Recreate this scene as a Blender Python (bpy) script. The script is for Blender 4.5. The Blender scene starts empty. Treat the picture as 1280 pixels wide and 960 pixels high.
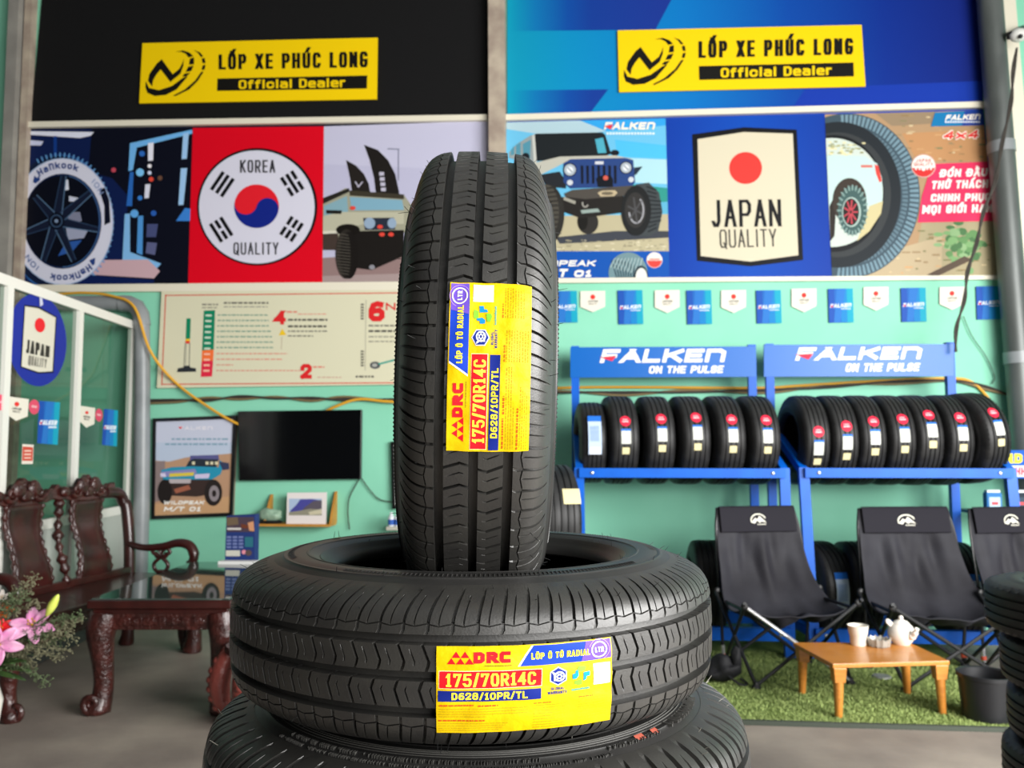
import bpy, bmesh, math, random
from mathutils import Vector, Matrix
random.seed(7)
SC = bpy.context.scene
COL = SC.collection

# ------------------------------------------------------------ camera, world, light
FPX = 1050.0                       # focal length in pixels of the 1280 px wide frame
YAW = math.radians(4.3)
PITCH = math.atan(75 / FPX)
CAM_Z = 1.30
cam_data = bpy.data.cameras.new('camera')
camera = bpy.data.objects.new('camera', cam_data)
COL.objects.link(camera)
camera.location = (0, 0, CAM_Z)
camera.rotation_euler = (math.pi / 2 + PITCH, 0, YAW)
cam_data.sensor_width = 36
cam_data.lens = FPX / 1280 * 36
cam_data.clip_start = 0.05
cam_data.dof.use_dof = True
cam_data.dof.focus_distance = 0.84
cam_data.dof.aperture_fstop = 11.0
SC.camera = camera

SC.view_settings.view_transform = 'Standard'
SC.view_settings.look = 'None'
SC.view_settings.gamma = 1.0
SC.view_settings.use_curve_mapping = False
SC.view_settings.exposure = 0.02
SC.cycles.max_bounces = 6
SC.cycles.diffuse_bounces = 3
SC.cycles.transparent_max_bounces = 12
SC.cycles.use_denoising = True
SC.cycles.sample_clamp_indirect = 6

world = bpy.data.worlds.new('daylight')
SC.world = world
world.use_nodes = True
_bg = world.node_tree.nodes['Background']
_bg.inputs[0].default_value = (0.93, 0.97, 1.0, 1)
_bg.inputs[1].default_value = 0.2


def area_light(name, loc, target, sx, sy, power, colour=(1, 1, 1), spread=180):
    d = bpy.data.lights.new(name, 'AREA')
    d.shape = 'RECTANGLE'
    d.size, d.size_y, d.energy, d.color = sx, sy, power, colour
    d.spread = math.radians(spread)
    o = bpy.data.objects.new(name, d)
    COL.objects.link(o)
    o.location = loc
    o.rotation_euler = (Vector(target) - Vector(loc)).to_track_quat('-Z', 'Y').to_euler()
    return o


area_light('daylight_front_opening', (3.7, -2.6, 2.5), (-1.6, 6.2, 2.3), 4.4, 3.4, 465, (1.0, 0.985, 0.96))
area_light('daylight_right_opening', (4.6, 0.6, 2.3), (0.6, 2.6, 0.6), 4.0, 2.6, 500, (1.0, 0.99, 0.97), 150)

# ------------------------------------------------------------ helpers
CAM_M = camera.rotation_euler.to_matrix()
CAM_P = Vector(camera.location)


def ray(px, py):
    return (CAM_M @ Vector(((px - 640) / FPX, -(py - 480) / FPX, -1))).normalized()


def on_y(px, py, y):
    d = ray(px, py)
    return CAM_P + d * ((y - CAM_P.y) / d.y)


def on_z(px, py, z):
    d = ray(px, py)
    return CAM_P + d * ((z - CAM_P.z) / d.z)


def on_x(px, py, x):
    d = ray(px, py)
    return CAM_P + d * ((x - CAM_P.x) / d.x)


FWD = Vector((-math.sin(YAW), math.cos(YAW), 0))
RGT = Vector((math.cos(YAW), math.sin(YAW), 0))


def at_d(px, py, d):
    """world point seen at the pixel, d metres in front of the camera (along the level view axis)"""
    r = ray(px, py)
    return CAM_P + r * (d / r.dot(FWD))


def lin(h):
    h = h.lstrip('#')
    out = []
    for i in (0, 2, 4):
        c = int(h[i:i + 2], 16) / 255
        out.append(c / 12.92 if c <= 0.04045 else ((c + 0.055) / 1.055) ** 2.4)
    return (*out, 1)


def mat(name, hexc, rough=0.5, metal=0.0, spec=0.5, bump=None, vary=None, coat=0.0, stretch=None):
    m = bpy.data.materials.new(name)
    m.use_nodes = True
    nt = m.node_tree
    b = nt.nodes['Principled BSDF']
    c = lin(hexc)
    b.inputs['Base Color'].default_value = c
    b.inputs['Roughness'].default_value = rough
    b.inputs['Metallic'].default_value = metal
    b.inputs['Specular IOR Level'].default_value = spec
    if coat:
        b.inputs['Coat Weight'].default_value = coat
        b.inputs['Coat Roughness'].default_value = 0.08
    if bump or vary:
        tc = nt.nodes.new('ShaderNodeTexCoord')
        mp = nt.nodes.new('ShaderNodeMapping')
        nt.links.new(tc.outputs['Object'], mp.inputs[0])
        if stretch:
            mp.inputs['Scale'].default_value = stretch
    if vary:
        n = nt.nodes.new('ShaderNodeTexNoise')
        n.inputs['Scale'].default_value = vary[0]
        n.inputs['Detail'].default_value = 6
        nt.links.new(mp.outputs[0], n.inputs['Vector'])
        r = nt.nodes.new('ShaderNodeValToRGB')
        k = 1 - vary[1]
        r.color_ramp.elements[0].position = 0.35
        r.color_ramp.elements[1].position = 0.68
        c2 = lin(vary[2]) if len(vary) > 2 else tuple(x * k for x in c[:3]) + (1,)
        r.color_ramp.elements[0].color = c2
        r.color_ramp.elements[1].color = c
        nt.links.new(n.outputs['Fac'], r.inputs[0])
        nt.links.new(r.outputs[0], b.inputs['Base Color'])
    if bump:
        n = nt.nodes.new('ShaderNodeTexNoise')
        n.inputs['Scale'].default_value = bump[0]
        n.inputs['Detail'].default_value = 4
        nt.links.new(mp.outputs[0], n.inputs['Vector'])
        bp = nt.nodes.new('ShaderNodeBump')
        bp.inputs['Strength'].default_value = bump[1]
        bp.inputs['Distance'].default_value = bump[2] if len(bump) > 2 else 0.01
        nt.links.new(n.outputs['Fac'], bp.inputs['Height'])
        nt.links.new(bp.outputs[0], b.inputs['Normal'])
    return m


_ink = {}


def ink(hexc, rough=0.5, spec=0.12):
    k = (hexc, rough)
    if k not in _ink:
        _ink[k] = mat('print_' + hexc.lstrip('#'), hexc, rough, 0, spec)
    return _ink[k]


def grad(name, stops, rough=0.4, axis='X', skew=0.0):
    """a printed colour gradient across the sheet"""
    m = mat(name, stops[0][1], .5, 0, 0.12)
    nt = m.node_tree
    tc = nt.nodes.new('ShaderNodeTexCoord')
    sp = nt.nodes.new('ShaderNodeSeparateXYZ')
    nt.links.new(tc.outputs['Generated'], sp.inputs[0])
    r = nt.nodes.new('ShaderNodeValToRGB')
    els = r.color_ramp.elements
    while len(els) < len(stops):
        els.new(0.5)
    for e, (p, h) in zip(els, stops):
        e.position = p
        e.color = lin(h)
    nt.links.new(sp.outputs[axis], r.inputs[0])
    nt.links.new(r.outputs[0], nt.nodes['Principled BSDF'].inputs['Base Color'])
    return m


def tag(o, label, cat, group=None, kind=None):
    o['label'] = label
    o['category'] = cat
    if group:
        o['group'] = group
    if kind:
        o['kind'] = kind
    return o


def thing(name, label, cat, loc=(0, 0, 0), rotz=0.0, group=None):
    o = bpy.data.objects.new(name, None)
    COL.objects.link(o)
    o.empty_display_size = 0.1
    o.location = loc
    o.rotation_euler = (0, 0, rotz)
    return tag(o, label, cat, group)


def dup(root, loc=None, rot=None, label=None, group=None):
    r = root.copy()
    COL.objects.link(r)
    if loc is not None:
        r.location = loc
    if rot is not None:
        r.rotation_euler = rot
    if label:
        r['label'] = label
    if group:
        r['group'] = group
    for ch in list(root.children):
        c = ch.copy()
        COL.objects.link(c)
        c.parent = r
        for g in list(ch.children):
            d = g.copy()
            COL.objects.link(d)
            d.parent = c
    return r


class MB:
    """collects polygons, then links them as one mesh object"""

    def __init__(s):
        s.v, s.f, s.m, s.mats = [], [], [], []

    def mi(s, m):
        if m not in s.mats:
            s.mats.append(m)
        return s.mats.index(m)

    def add(s, verts, faces, m=None, M=None):
        o = len(s.v)
        s.v += [tuple(M @ Vector(p)) if M else tuple(p) for p in verts]
        k = s.mi(m) if m else 0
        for f in faces:
            s.f.append([o + i for i in f])
            s.m.append(k)
        return s

    def box(s, c, d, m=None, M=None, taper=1.0):
        x, y, z = d[0] / 2, d[1] / 2, d[2] / 2
        vs = []
        for sz in (-1, 1):
            k = taper if sz < 0 else 1.0
            for sx, sy in ((-1, -1), (1, -1), (1, 1), (-1, 1)):
                vs.append((c[0] + sx * x * k, c[1] + sy * y * k, c[2] + sz * z))
        return s.add(vs, [(0, 3, 2, 1), (4, 5, 6, 7), (0, 1, 5, 4), (1, 2, 6, 5), (2, 3, 7, 6), (3, 0, 4, 7)], m, M)

    def beam(s, a, b, w, h, m=None, up=(0, 0, 1)):
        """rectangular bar from a to b"""
        a, b = Vector(a), Vector(b)
        d = (b - a).normalized()
        u = Vector(up)
        if abs(d.dot(u)) > 0.98:
            u = Vector((0, 1, 0))
        sd = d.cross(u).normalized()
        u = sd.cross(d)
        vs = []
        for p in (a, b):
            for i, j in ((-1, -1), (1, -1), (1, 1), (-1, 1)):
                vs.append(p + sd * (i * w / 2) + u * (j * h / 2))
        return s.add(vs, [(0, 1, 2, 3), (7, 6, 5, 4), (0, 4, 5, 1), (1, 5, 6, 2), (2, 6, 7, 3), (3, 7, 4, 0)], m)

    def tube(s, pts, r, seg=10, m=None, caps=True, squash=1.0):
        pts = [Vector(p) for p in pts]
        n = len(pts)
        rr = r if isinstance(r, (list, tuple)) else [r] * n
        t0 = (pts[1] - pts[0]).normalized()
        u = t0.orthogonal().normalized()
        vs = []
        for i, p in enumerate(pts):
            t = ((pts[min(i + 1, n - 1)] - pts[max(i - 1, 0)])).normalized()
            u = (u - t * u.dot(t))
            u = u.normalized() if u.length > 1e-6 else t.orthogonal().normalized()
            w = t.cross(u)
            for k in range(seg):
                a = 2 * math.pi * k / seg
                vs.append(p + u * (math.cos(a) * rr[i]) + w * (math.sin(a) * rr[i] * squash))
        fs = []
        for i in range(n - 1):
            for k in range(seg):
                k2 = (k + 1) % seg
                fs.append((i * seg + k, i * seg + k2, (i + 1) * seg + k2, (i + 1) * seg + k))
        if caps:
            fs.append(tuple(range(seg))[::-1])
            fs.append(tuple((n - 1) * seg + k for k in range(seg)))
        return s.add(vs, fs, m)

    def lathe(s, prof, seg=32, m=None, M=None, closed=False, capb=False, capt=False):
        vs, fs = [], []
        n = len(prof)
        for r, z in prof:
            for k in range(seg):
                a = 2 * math.pi * k / seg
                vs.append((r * math.cos(a), r * math.sin(a), z))
        for i in range(n if closed else n - 1):
            j = (i + 1) % n
            for k in range(seg):
                k2 = (k + 1) % seg
                fs.append((i * seg + k, i * seg + k2, j * seg + k2, j * seg + k))
        if capb:
            fs.append(tuple(range(seg))[::-1])
        if capt:
            fs.append(tuple((n - 1) * seg + k for k in range(seg)))
        return s.add(vs, fs, m, M)

    def prism(s, pts, nrm, depth, m=None):
        """flat outline given as 3-D points, extruded by depth along nrm"""
        nrm = Vector(nrm).normalized() * depth
        n = len(pts)
        vs = [Vector(p) for p in pts] + [Vector(p) + nrm for p in pts]
        fs = [tuple(range(n)), tuple(range(2 * n - 1, n - 1, -1))]
        for i in range(n):
            j = (i + 1) % n
            fs.append((i, i + n, j + n, j))
        return s.add(vs, fs, m)

    def ball(s, c, r, m=None, seg=12, rings=8, sc=(1, 1, 1), M=None):
        vs, fs = [], []
        for i in range(rings + 1):
            th = math.pi * i / rings
            for k in range(seg):
                a = 2 * math.pi * k / seg
                vs.append((c[0] + r * sc[0] * math.sin(th) * math.cos(a), c[1] + r * sc[1] * math.sin(th) * math.sin(a),
                           c[2] - r * sc[2] * math.cos(th)))
        for i in range(rings):
            for k in range(seg):
                k2 = (k + 1) % seg
                fs.append((i * seg + k, i * seg + k2, (i + 1) * seg + k2, (i + 1) * seg + k))
        return s.add(vs, fs, m, M)

    def build(s, name, m=None, parent=None, smooth=35, bevel=0.0, off=None, solid=0.0, subd=0, recalc=True):
        me = bpy.data.meshes.new(name)
        vs = s.v
        if off is not None:
            ox, oy, oz = off
            vs = [(p[0] - ox, p[1] - oy, p[2] - oz) for p in vs]
        me.from_pydata(vs, [], s.f)
        mats = s.mats if s.mats else [m]
        for x in mats:
            me.materials.append(x)
        if s.mats:
            me.polygons.foreach_set('material_index', s.m)
        bm = bmesh.new()
        bm.from_mesh(me)
        bmesh.ops.remove_doubles(bm, verts=bm.verts, dist=1e-6)
        if recalc:
            bmesh.ops.recalc_face_normals(bm, faces=bm.faces)
        bm.to_mesh(me)
        bm.free()
        if smooth:
            me.polygons.foreach_set('use_smooth', [True] * len(me.polygons))
            me.set_sharp_from_angle(angle=math.radians(smooth))
        o = bpy.data.objects.new(name, me)
        COL.objects.link(o)
        if parent:
            o.parent = parent
        if solid:
            md = o.modifiers.new('thickness', 'SOLIDIFY')
            md.thickness = solid
            md.offset = 0
        if subd:
            md = o.modifiers.new('smooth', 'SUBSURF')
            md.levels = md.render_levels = subd
        if bevel:
            md = o.modifiers.new('bevel', 'BEVEL')
            md.width = bevel
            md.segments = 2
            md.limit_method = 'ANGLE'
            md.angle_limit = math.radians(40)
        return o


def struct(o):
    o['kind'] = 'structure'
    return o


# ---------------------------------------------- stroke lettering
GL = {
    'A': [[(0, 0), (.5, 1), (1, 0)], [(.19, .33), (.81, .33)]],
    'B': [[(0, 0), (0, 1), (.75, 1), (.97, .88), (.97, .64), (.75, .53), (0, .53)], [(.75, .53), (1, .4), (1, .13), (.75, 0), (0, 0)]],
    'C': [[(1, .8), (1, .86), (.78, 1), (.22, 1), (0, .85), (0, .15), (.22, 0), (.78, 0), (1, .14), (1, .2)]],
    '(': [[(1, 1), (.2, 1), (0, .84), (0, .16), (.2, 0), (1, 0)]],
    'D': [[(0, 0), (0, 1), (.7, 1), (1, .82), (1, .18), (.7, 0), (0, 0)]],
    'E': [[(1, 1), (0, 1), (0, 0), (1, 0)], [(0, .51), (.88, .51)]],
    'F': [[(1, 1), (0, 1), (0, 0)], [(0, .5), (.85, .5)]],
    'G': [[(1, .82), (1, .87), (.78, 1), (.22, 1), (0, .85), (0, .15), (.22, 0), (.78, 0), (1, .15), (1, .46), (.55, .46)]],
    'H': [[(0, 0), (0, 1)], [(1, 0), (1, 1)], [(0, .5), (1, .5)]],
    'I': [[(.5, 0), (.5, 1)]],
    'J': [[(.85, 1), (.85, .18), (.6, 0), (.2, 0), (0, .14)]],
    'K': [[(0, 0), (0, 1)], [(1, 1), (.05, .45)], [(.32, .6), (1, 0)]],
    'L': [[(0, 1), (0, 0), (1, 0)]],
    'M': [[(0, 0), (0, 1), (.5, .3), (1, 1), (1, 0)]],
    'N': [[(0, 0), (0, 1), (1, 0), (1, 1)]],
    'O': [[(.5, 1), (.22, 1), (0, .85), (0, .15), (.22, 0), (.78, 0), (1, .15), (1, .85), (.78, 1), (.5, 1)]],
    'P': [[(0, 0), (0, 1), (.75, 1), (1, .86), (1, .58), (.75, .44), (0, .44)]],
    'Q': [[(.5, 1), (.22, 1), (0, .85), (0, .15), (.22, 0), (.78, 0), (1, .15), (1, .85), (.78, 1), (.5, 1)], [(.6, .25), (1.02, -.08)]],
    'R': [[(0, 0), (0, 1), (.75, 1), (1, .86), (1, .6), (.75, .46), (0, .46)], [(.5, .46), (1, 0)]],
    'S': [[(1, .76), (1, .87), (.8, 1), (.2, 1), (0, .86), (0, .66), (.2, .54), (.8, .46), (1, .34), (1, .13), (.8, 0), (.2, 0), (0, .13), (0, .24)]],
    'T': [[(0, 1), (1, 1)], [(.5, 1), (.5, 0)]],
    'U': [[(0, 1), (0, .15), (.22, 0), (.78, 0), (1, .15), (1, 1)]],
    'V': [[(0, 1), (.5, 0), (1, 1)]],
    'W': [[(0, 1), (.25, 0), (.5, .8), (.75, 0), (1, 1)]],
    'X': [[(0, 0), (1, 1)], [(0, 1), (1, 0)]],
    'Y': [[(0, 1), (.5, .45), (1, 1)], [(.5, .45), (.5, 0)]],
    'Z': [[(0, 1), (1, 1), (0, 0), (1, 0)]],
    '0': [[(.5, 1), (.22, 1), (0, .8), (0, .2), (.22, 0), (.78, 0), (1, .2), (1, .8), (.78, 1), (.5, 1)]],
    '1': [[(.15, .8), (.55, 1), (.55, 0)], [(.15, 0), (.95, 0)]],
    '2': [[(0, .72), (0, .86), (.22, 1), (.78, 1), (1, .86), (1, .62), (0, 0), (1, 0)]],
    '4': [[(.78, 0), (.78, 1), (0, .28), (1, .28)]],
    '5': [[(.95, 1), (.08, 1), (0, .56), (.7, .6), (1, .44), (1, .15), (.75, 0), (.2, 0), (0, .14)]],
    '6': [[(.9, .95), (.6, 1), (.2, .9), (0, .55), (0, .15), (.22, 0), (.78, 0), (1, .15), (1, .42), (.78, .56), (.1, .5)]],
    '7': [[(0, .84), (0, 1), (1, 1), (.35, 0)]],
    '8': [[(.5, 1), (.2, 1), (.04, .88), (.04, .66), (.25, .54), (.75, .54), (1, .4), (1, .14), (.78, 0), (.22, 0), (0, .14), (0, .4), (.25, .54)],
          [(.75, .54), (.96, .66), (.96, .88), (.8, 1), (.5, 1)]],
    '/': [[(0, -.05), (1, 1.05)]],
    '-': [[(.1, .45), (.9, .45)]],
    'n': [[(0, 0), (0, 1), (.75, 1), (1, .8), (1, 0)]],
    # lower case, x-height 0.72
    'a': [[(.1, .7), (.75, .7), (1, .58), (1, 0), (.2, 0), (0, .12), (0, .28), (.2, .4), (1, .4)]],
    'c': [[(1, .52), (1, .58), (.78, .7), (.22, .7), (0, .56), (0, .14), (.22, 0), (.78, 0), (1, .12), (1, .18)]],
    'e': [[(0, .36), (1, .36), (1, .56), (.78, .7), (.22, .7), (0, .56), (0, .14), (.22, 0), (.95, 0)]],
    'f': [[(1, 1), (.55, 1), (.35, .85), (.35, 0)], [(0, .68), (.9, .68)]],
    'i': [[(.5, 0), (.5, .7)], [(.5, .88), (.5, 1)]],
    'k': [[(0, 0), (0, 1)], [(1, .7), (.1, .3)], [(.3, .42), (1, 0)]],
    'l': [[(.5, 0), (.5, 1)]],
    'm': [[(0, 0), (0, .7), (.8, .7), (1, .6), (1, 0)], [(.5, .7), (.5, 0)]],
    'o': [[(.5, .7), (.22, .7), (0, .56), (0, .14), (.22, 0), (.78, 0), (1, .14), (1, .56), (.78, .7), (.5, .7)]],
    'r': [[(0, 0), (0, .7)], [(0, .5), (.35, .7), (.9, .7)]],
    'x': [[(0, 0), (1, .7)], [(0, .7), (1, 0)]],
    'h': [[(0, 0), (0, 1)], [(0, .7), (.75, .7), (1, .55), (1, 0)]],
    'ı': [[(0, 0), (0, .7), (.75, .7), (1, .55), (1, 0)]],
}
ACC = {'Ố': ('O', '^/'), 'Ú': ('U', '/'), 'Ô': ('O', '^'), 'Đ': ('D', '-'), 'Ó': ('O', '/'), 'Ầ': ('A', '^\\'), 'Ử': ('U', "'?"),
       'Á': ('A', '/'), 'Ụ': ('U', '.'), 'Ọ': ('O', '.'), 'Ớ': ('O', "'/"), 'Ạ': ('A', '.'), 'Õ': ('O', '^')}
MARK = {'^': [[(.22, 1.1), (.5, 1.27), (.78, 1.1)]], '/': [[(.62, 1.2), (.95, 1.42)]], '\\': [[(.3, 1.42), (.62, 1.22)]],
        '-': [[(-.25, .52), (.45, .52)]], "'": [[(1, .85), (1.2, .95), (1.2, 1.12)]], '?': [[(.4, 1.34), (.62, 1.34), (.62, 1.22), (.5, 1.14)]],
        '.': [[(.5, -.26), (.5, -.14)]]}
WID = {'W': 1.35, 'M': 1.25, 'I': .42, 'i': .42, 'l': .42, ' ': .55, '/': .72, '1': .72, 'L': .9, 'E': .92, 'F': .9, 'J': .8, 'm': 1.4, 'f': .75,
       'r': .75, 'T': .95, '.': .4, '-': .7}


def stroke_poly(pts, tx, ty):
    """quads of a thick polyline (separate x and y thickness); sharp corners are cut square, ends are extended by half the stroke"""
    P = [Vector((p[0] / tx, p[1] / ty)) for p in pts]
    closed = len(P) > 2 and (P[0] - P[-1]).length < 1e-6
    runs, cur = [], [P[0]]
    for i in range(1, len(P)):
        cur.append(P[i])
        if i < len(P) - 1:
            d1, d2 = (P[i] - P[i - 1]).normalized(), (P[i + 1] - P[i]).normalized()
            if d1.dot(d2) < -0.05:
                runs.append(cur)
                cur = [P[i]]
    runs.append(cur)
    closed = closed and len(runs) == 1
    q = []
    for run in runs:
        n = len(run)
        L, R = [], []
        for i in range(n):
            a = run[i - 1] if i > 0 else (run[n - 2] if closed else None)
            b = run[i + 1] if i < n - 1 else (run[1] if closed else None)
            d1 = (run[i] - a).normalized() if a is not None else None
            d2 = (b - run[i]).normalized() if b is not None else None
            if d1 is None or d2 is None:        # an end
                d = d2 if d1 is None else d1
                out = -d if d1 is None else d
                if abs(d.y) > abs(d.x) * 1.05 and abs(d.x) > .02:
                    p = run[i] + out * (0.5 / abs(d.y))
                    o = Vector((-0.5 / d.y, 0))
                else:
                    p = run[i] + out * 0.5
                    o = Vector((-d.y, d.x)) * 0.5
                L.append(p + o)
                R.append(p - o)
                continue
            n1, n2 = Vector((-d1.y, d1.x)), Vector((-d2.y, d2.x))
            m = (n1 + n2).normalized()
            k = 0.5 / max(m.dot(n1), 0.45)
            L.append(run[i] + m * k)
            R.append(run[i] - m * k)
        for i in range(n - 1):
            q.append([(v.x * tx, v.y * ty) for v in (L[i], L[i + 1], R[i + 1], R[i])])
    return q


def lay_text(txt, aspect, t=0.2, gap=0.25, slant=0.0, tv=None):
    """quads of the lettering in a box 0..aspect wide and 0..1 high"""
    tv = tv or t
    ws = [WID.get(ACC.get(ch, (ch,))[0], 1.0) for ch in txt]
    tot = sum(ws) + gap * (len(txt) - 1)
    cw = (aspect - abs(slant)) / tot
    x = 0.0
    out = []
    for ch, w in zip(txt, ws):
        base, marks = ACC.get(ch, (ch, ''))
        gw = w * cw
        strokes = list(GL.get(base, []))
        for mk in marks:
            strokes = strokes + MARK[mk]
        if base == '.':
            strokes = [[(.5, 0), (.5, .04)]]
        for st in strokes:
            if base in 'Iil.' and base not in ACC:
                pts = [(x + gw / 2, tv / 2 + p[1] * (1 - tv)) for p in st]
                pts = [(x + gw / 2 + (p[0] - .5) * gw, q[1]) for p, q in zip(st, pts)]
            else:
                pts = [(x + t / 2 + p[0] * max(gw - t, .02), tv / 2 + p[1] * (1 - tv)) for p in st]
            for q in stroke_poly(pts, t, tv):
                out.append([(a + slant * b, b) for a, b in q])
        x += (w + gap) * cw
    return out


def clip_poly(pts, clip):
    """clip a polygon by a convex polygon (both in the same winding-free 2-D frame)"""
    area = sum(clip[i][0] * clip[(i + 1) % len(clip)][1] - clip[(i + 1) % len(clip)][0] * clip[i][1] for i in range(len(clip)))
    sg = 1 if area > 0 else -1
    out = list(pts)
    for i in range(len(clip)):
        a, b = clip[i], clip[(i + 1) % len(clip)]

        def side(p):
            return sg * ((b[0] - a[0]) * (p[1] - a[1]) - (b[1] - a[1]) * (p[0] - a[0]))
        res = []
        for j in range(len(out)):
            p, q = out[j], out[(j + 1) % len(out)]
            sp, sq = side(p), side(q)
            if sp >= 0:
                res.append(p)
            if (sp >= 0) != (sq >= 0):
                k = sp / (sp - sq)
                res.append((p[0] + (q[0] - p[0]) * k, p[1] + (q[1] - p[1]) * k))
        out = res
        if len(out) < 3:
            return []
    return out


class Art:
    """printed artwork: flat inks laid on a sheet.  to3(u, v, layer) places sheet coordinates in the room"""

    def __init__(s, to3, off=(0, 0), sc=1.0, clip=None):
        s.to3, s.off, s.sc, s.clip, s.n = to3, off, sc, clip, 0
        s.mb = MB()

    def T(s, p):
        return (s.off[0] + p[0] / s.sc, s.off[1] + p[1] / s.sc)

    def poly(s, pts, c, layer=1):
        m = ink(c) if isinstance(c, str) else c
        pts = [s.T(p) for p in pts]
        if s.clip:
            pts = clip_poly(pts, s.clip)
            if len(pts) < 3:
                return s
        s.n = (s.n + 1) % 40
        s.mb.add([s.to3(p[0], p[1], layer + s.n * .004) for p in pts], [tuple(range(len(pts)))], m)
        return s

    def rect(s, x0, y0, x1, y1, c, layer=1):
        return s.poly([(x0, y0), (x1, y0), (x1, y1), (x0, y1)], c, layer)

    def ell(s, cx, cy, rx, ry, c, layer=1, a0=0, a1=360, n=40, rot=0):
        cr, sr = math.cos(math.radians(rot)), math.sin(math.radians(rot))
        pts = []
        full = abs(a1 - a0) >= 360
        for i in range(n if full else n + 1):
            a = math.radians(a0 + (a1 - a0) * i / n)
            x, y = rx * math.cos(a), ry * math.sin(a)
            pts.append((cx + x * cr - y * sr, cy + x * sr + y * cr))
        return s.poly(pts, c, layer)

    def ring(s, cx, cy, rx, ry, th, c, layer=1, a0=0, a1=360, n=40, th1=None):
        th1 = th if th1 is None else th1
        for i in range(n):
            q = []
            for k, o in ((i, 0), (i + 1, 0), (i + 1, 1), (i, 1)):
                a = math.radians(a0 + (a1 - a0) * k / n)
                f = th + (th1 - th) * k / n
                q.append((cx + (rx - o * f) * math.cos(a), cy + (ry - o * f) * math.sin(a)))
            s.poly(q, c, layer)
        return s

    def line(s, pts, w, c, layer=1):
        for q in stroke_poly(pts, w, w):
            s.poly(q, c, layer)
        return s

    def text(s, txt, box, c, layer=2, t=0.2, gap=0.25, slant=0.0, quad=None, tv=None):
        """box = x0, y0 (top), x1, y1 (base line); or quad = TL, TR, BR, BL"""
        if quad is None:
            x0, y0, x1, y1 = box
            quad = [(x0, y0), (x1, y0), (x1, y1), (x0, y1)]
        w = (Vector(quad[1]) - Vector(quad[0])).length
        h = (Vector(quad[3]) - Vector(quad[0])).length
        asp = w / h
        TL, TR, BR, BL = [Vector(q) for q in quad]
        for q in lay_text(txt, asp, t, gap, slant, tv):
            pp = []
            for a, b in q:
                u = a / asp
                top = TL.lerp(TR, u)
                bot = BL.lerp(BR, u)
                p = bot.lerp(top, b)
                pp.append((p.x, p.y))
            s.poly(pp, c, layer)
        return s

    def arc_text(s, txt, cx, cy, rx, ry, h, a0, a1, c, layer=2, t=0.2, gap=0.3, inward=False):
        asp = abs(math.radians(a1 - a0)) * (rx + ry) / 2 / h
        for q in lay_text(txt, asp, t, gap):
            pp = []
            for u, v in q:
                a = math.radians(a0 + (a1 - a0) * u / asp)
                d = v * h if not inward else -v * h
                pp.append((cx + (rx + d) * math.cos(a), cy + (ry + d) * math.sin(a)))
            s.poly(pp, c, layer)
        return s

    def build(s, name, parent=None, off=None):
        return s.mb.build(name, None, parent, smooth=0, off=off, recalc=False)


def wall_map(y, step=0.0012):
    return lambda u, v, k: on_y(u, v, y - 0.0012 * k)


def bez(p0, p1, p2, p3, n=12):
    out = []
    for i in range(n + 1):
        t = i / n
        q = 1 - t
        out.append(Vector(p0) * q ** 3 + Vector(p1) * (3 * q * q * t) + Vector(p2) * (3 * q * t * t) + Vector(p3) * t ** 3)
    return out


def smooth_path(pts, n=6):
    """Catmull-Rom through the points"""
    P = [Vector(p) for p in pts]
    P = [P[0] * 2 - P[1]] + P + [P[-1] * 2 - P[-2]]
    out = []
    for i in range(1, len(P) - 2):
        for k in range(n):
            t = k / n
            a, b, c, d = P[i - 1], P[i], P[i + 1], P[i + 2]
            out.append(0.5 * ((2 * b) + (c - a) * t + (2 * a - 5 * b + 4 * c - d) * t * t + (3 * b - a - 3 * c + d) * t ** 3))
    out.append(P[-2])
    return out

# ------------------------------------------------------------ the setting
WY = 6.2
M_mint = mat('mint_wall_paint', '#8ed6b8', 0.6, 0, 0.2, bump=(9, 0.08), vary=(1.3, 0.0, '#84ccae'))
M_conc = mat('concrete_floor', '#a09589', 0.6, 0, 0.35, bump=(30, 0.12), vary=(2.2, 0.0, '#827870'))
M_ceil = mat('ceiling_sheet', '#8f9496', 0.7)
M_cream = mat('cream_trim_paint', '#e2dcc8', 0.5)
M_post = mat('weathered_post_paint', '#b9ac99', 0.6, vary=(7, 0.0, '#97877a'))
M_greypost = mat('grey_post_paint', '#9a978f', 0.6, vary=(5, 0.0, '#85827c'))
M_pipe = mat('grey_pipe', '#8f9496', 0.38, 0, 0.5, vary=(4, 0.0, '#7b8082'))
M_alu = mat('white_aluminium', '#e6e6dd', 0.35, 0, 0.5)


def block(name, x0, x1, y0, y1, z0, z1, m):
    return struct(MB().box(((x0 + x1) / 2, (y0 + y1) / 2, (z0 + z1) / 2), (x1 - x0, y1 - y0, z1 - z0)).build(name, m, smooth=0))


block('floor', -6.2, 7.0, -4.0, WY + .15, -0.12, 0, M_conc)
block('wall_back', -6.2, 7.0, WY, WY + .15, 0, 5.6, M_mint)
block('light_block_left', -6.35, -6.2, -4.0, WY + .15, 0, 5.6, mat('light_block_grey', '#3a3a38', .8))  # unseen, added to keep light off the left; dark colour lessens its bounce
block('light_block_front', -6.35, 0.6, -4.1, -4.0, 0, 5.6, bpy.data.materials['light_block_grey'])  # unseen, added across the front left to cut incoming sky light
block('ceiling', -6.35, 7.0, -4.0, WY + .15, 5.6, 5.7, M_ceil)


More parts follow.
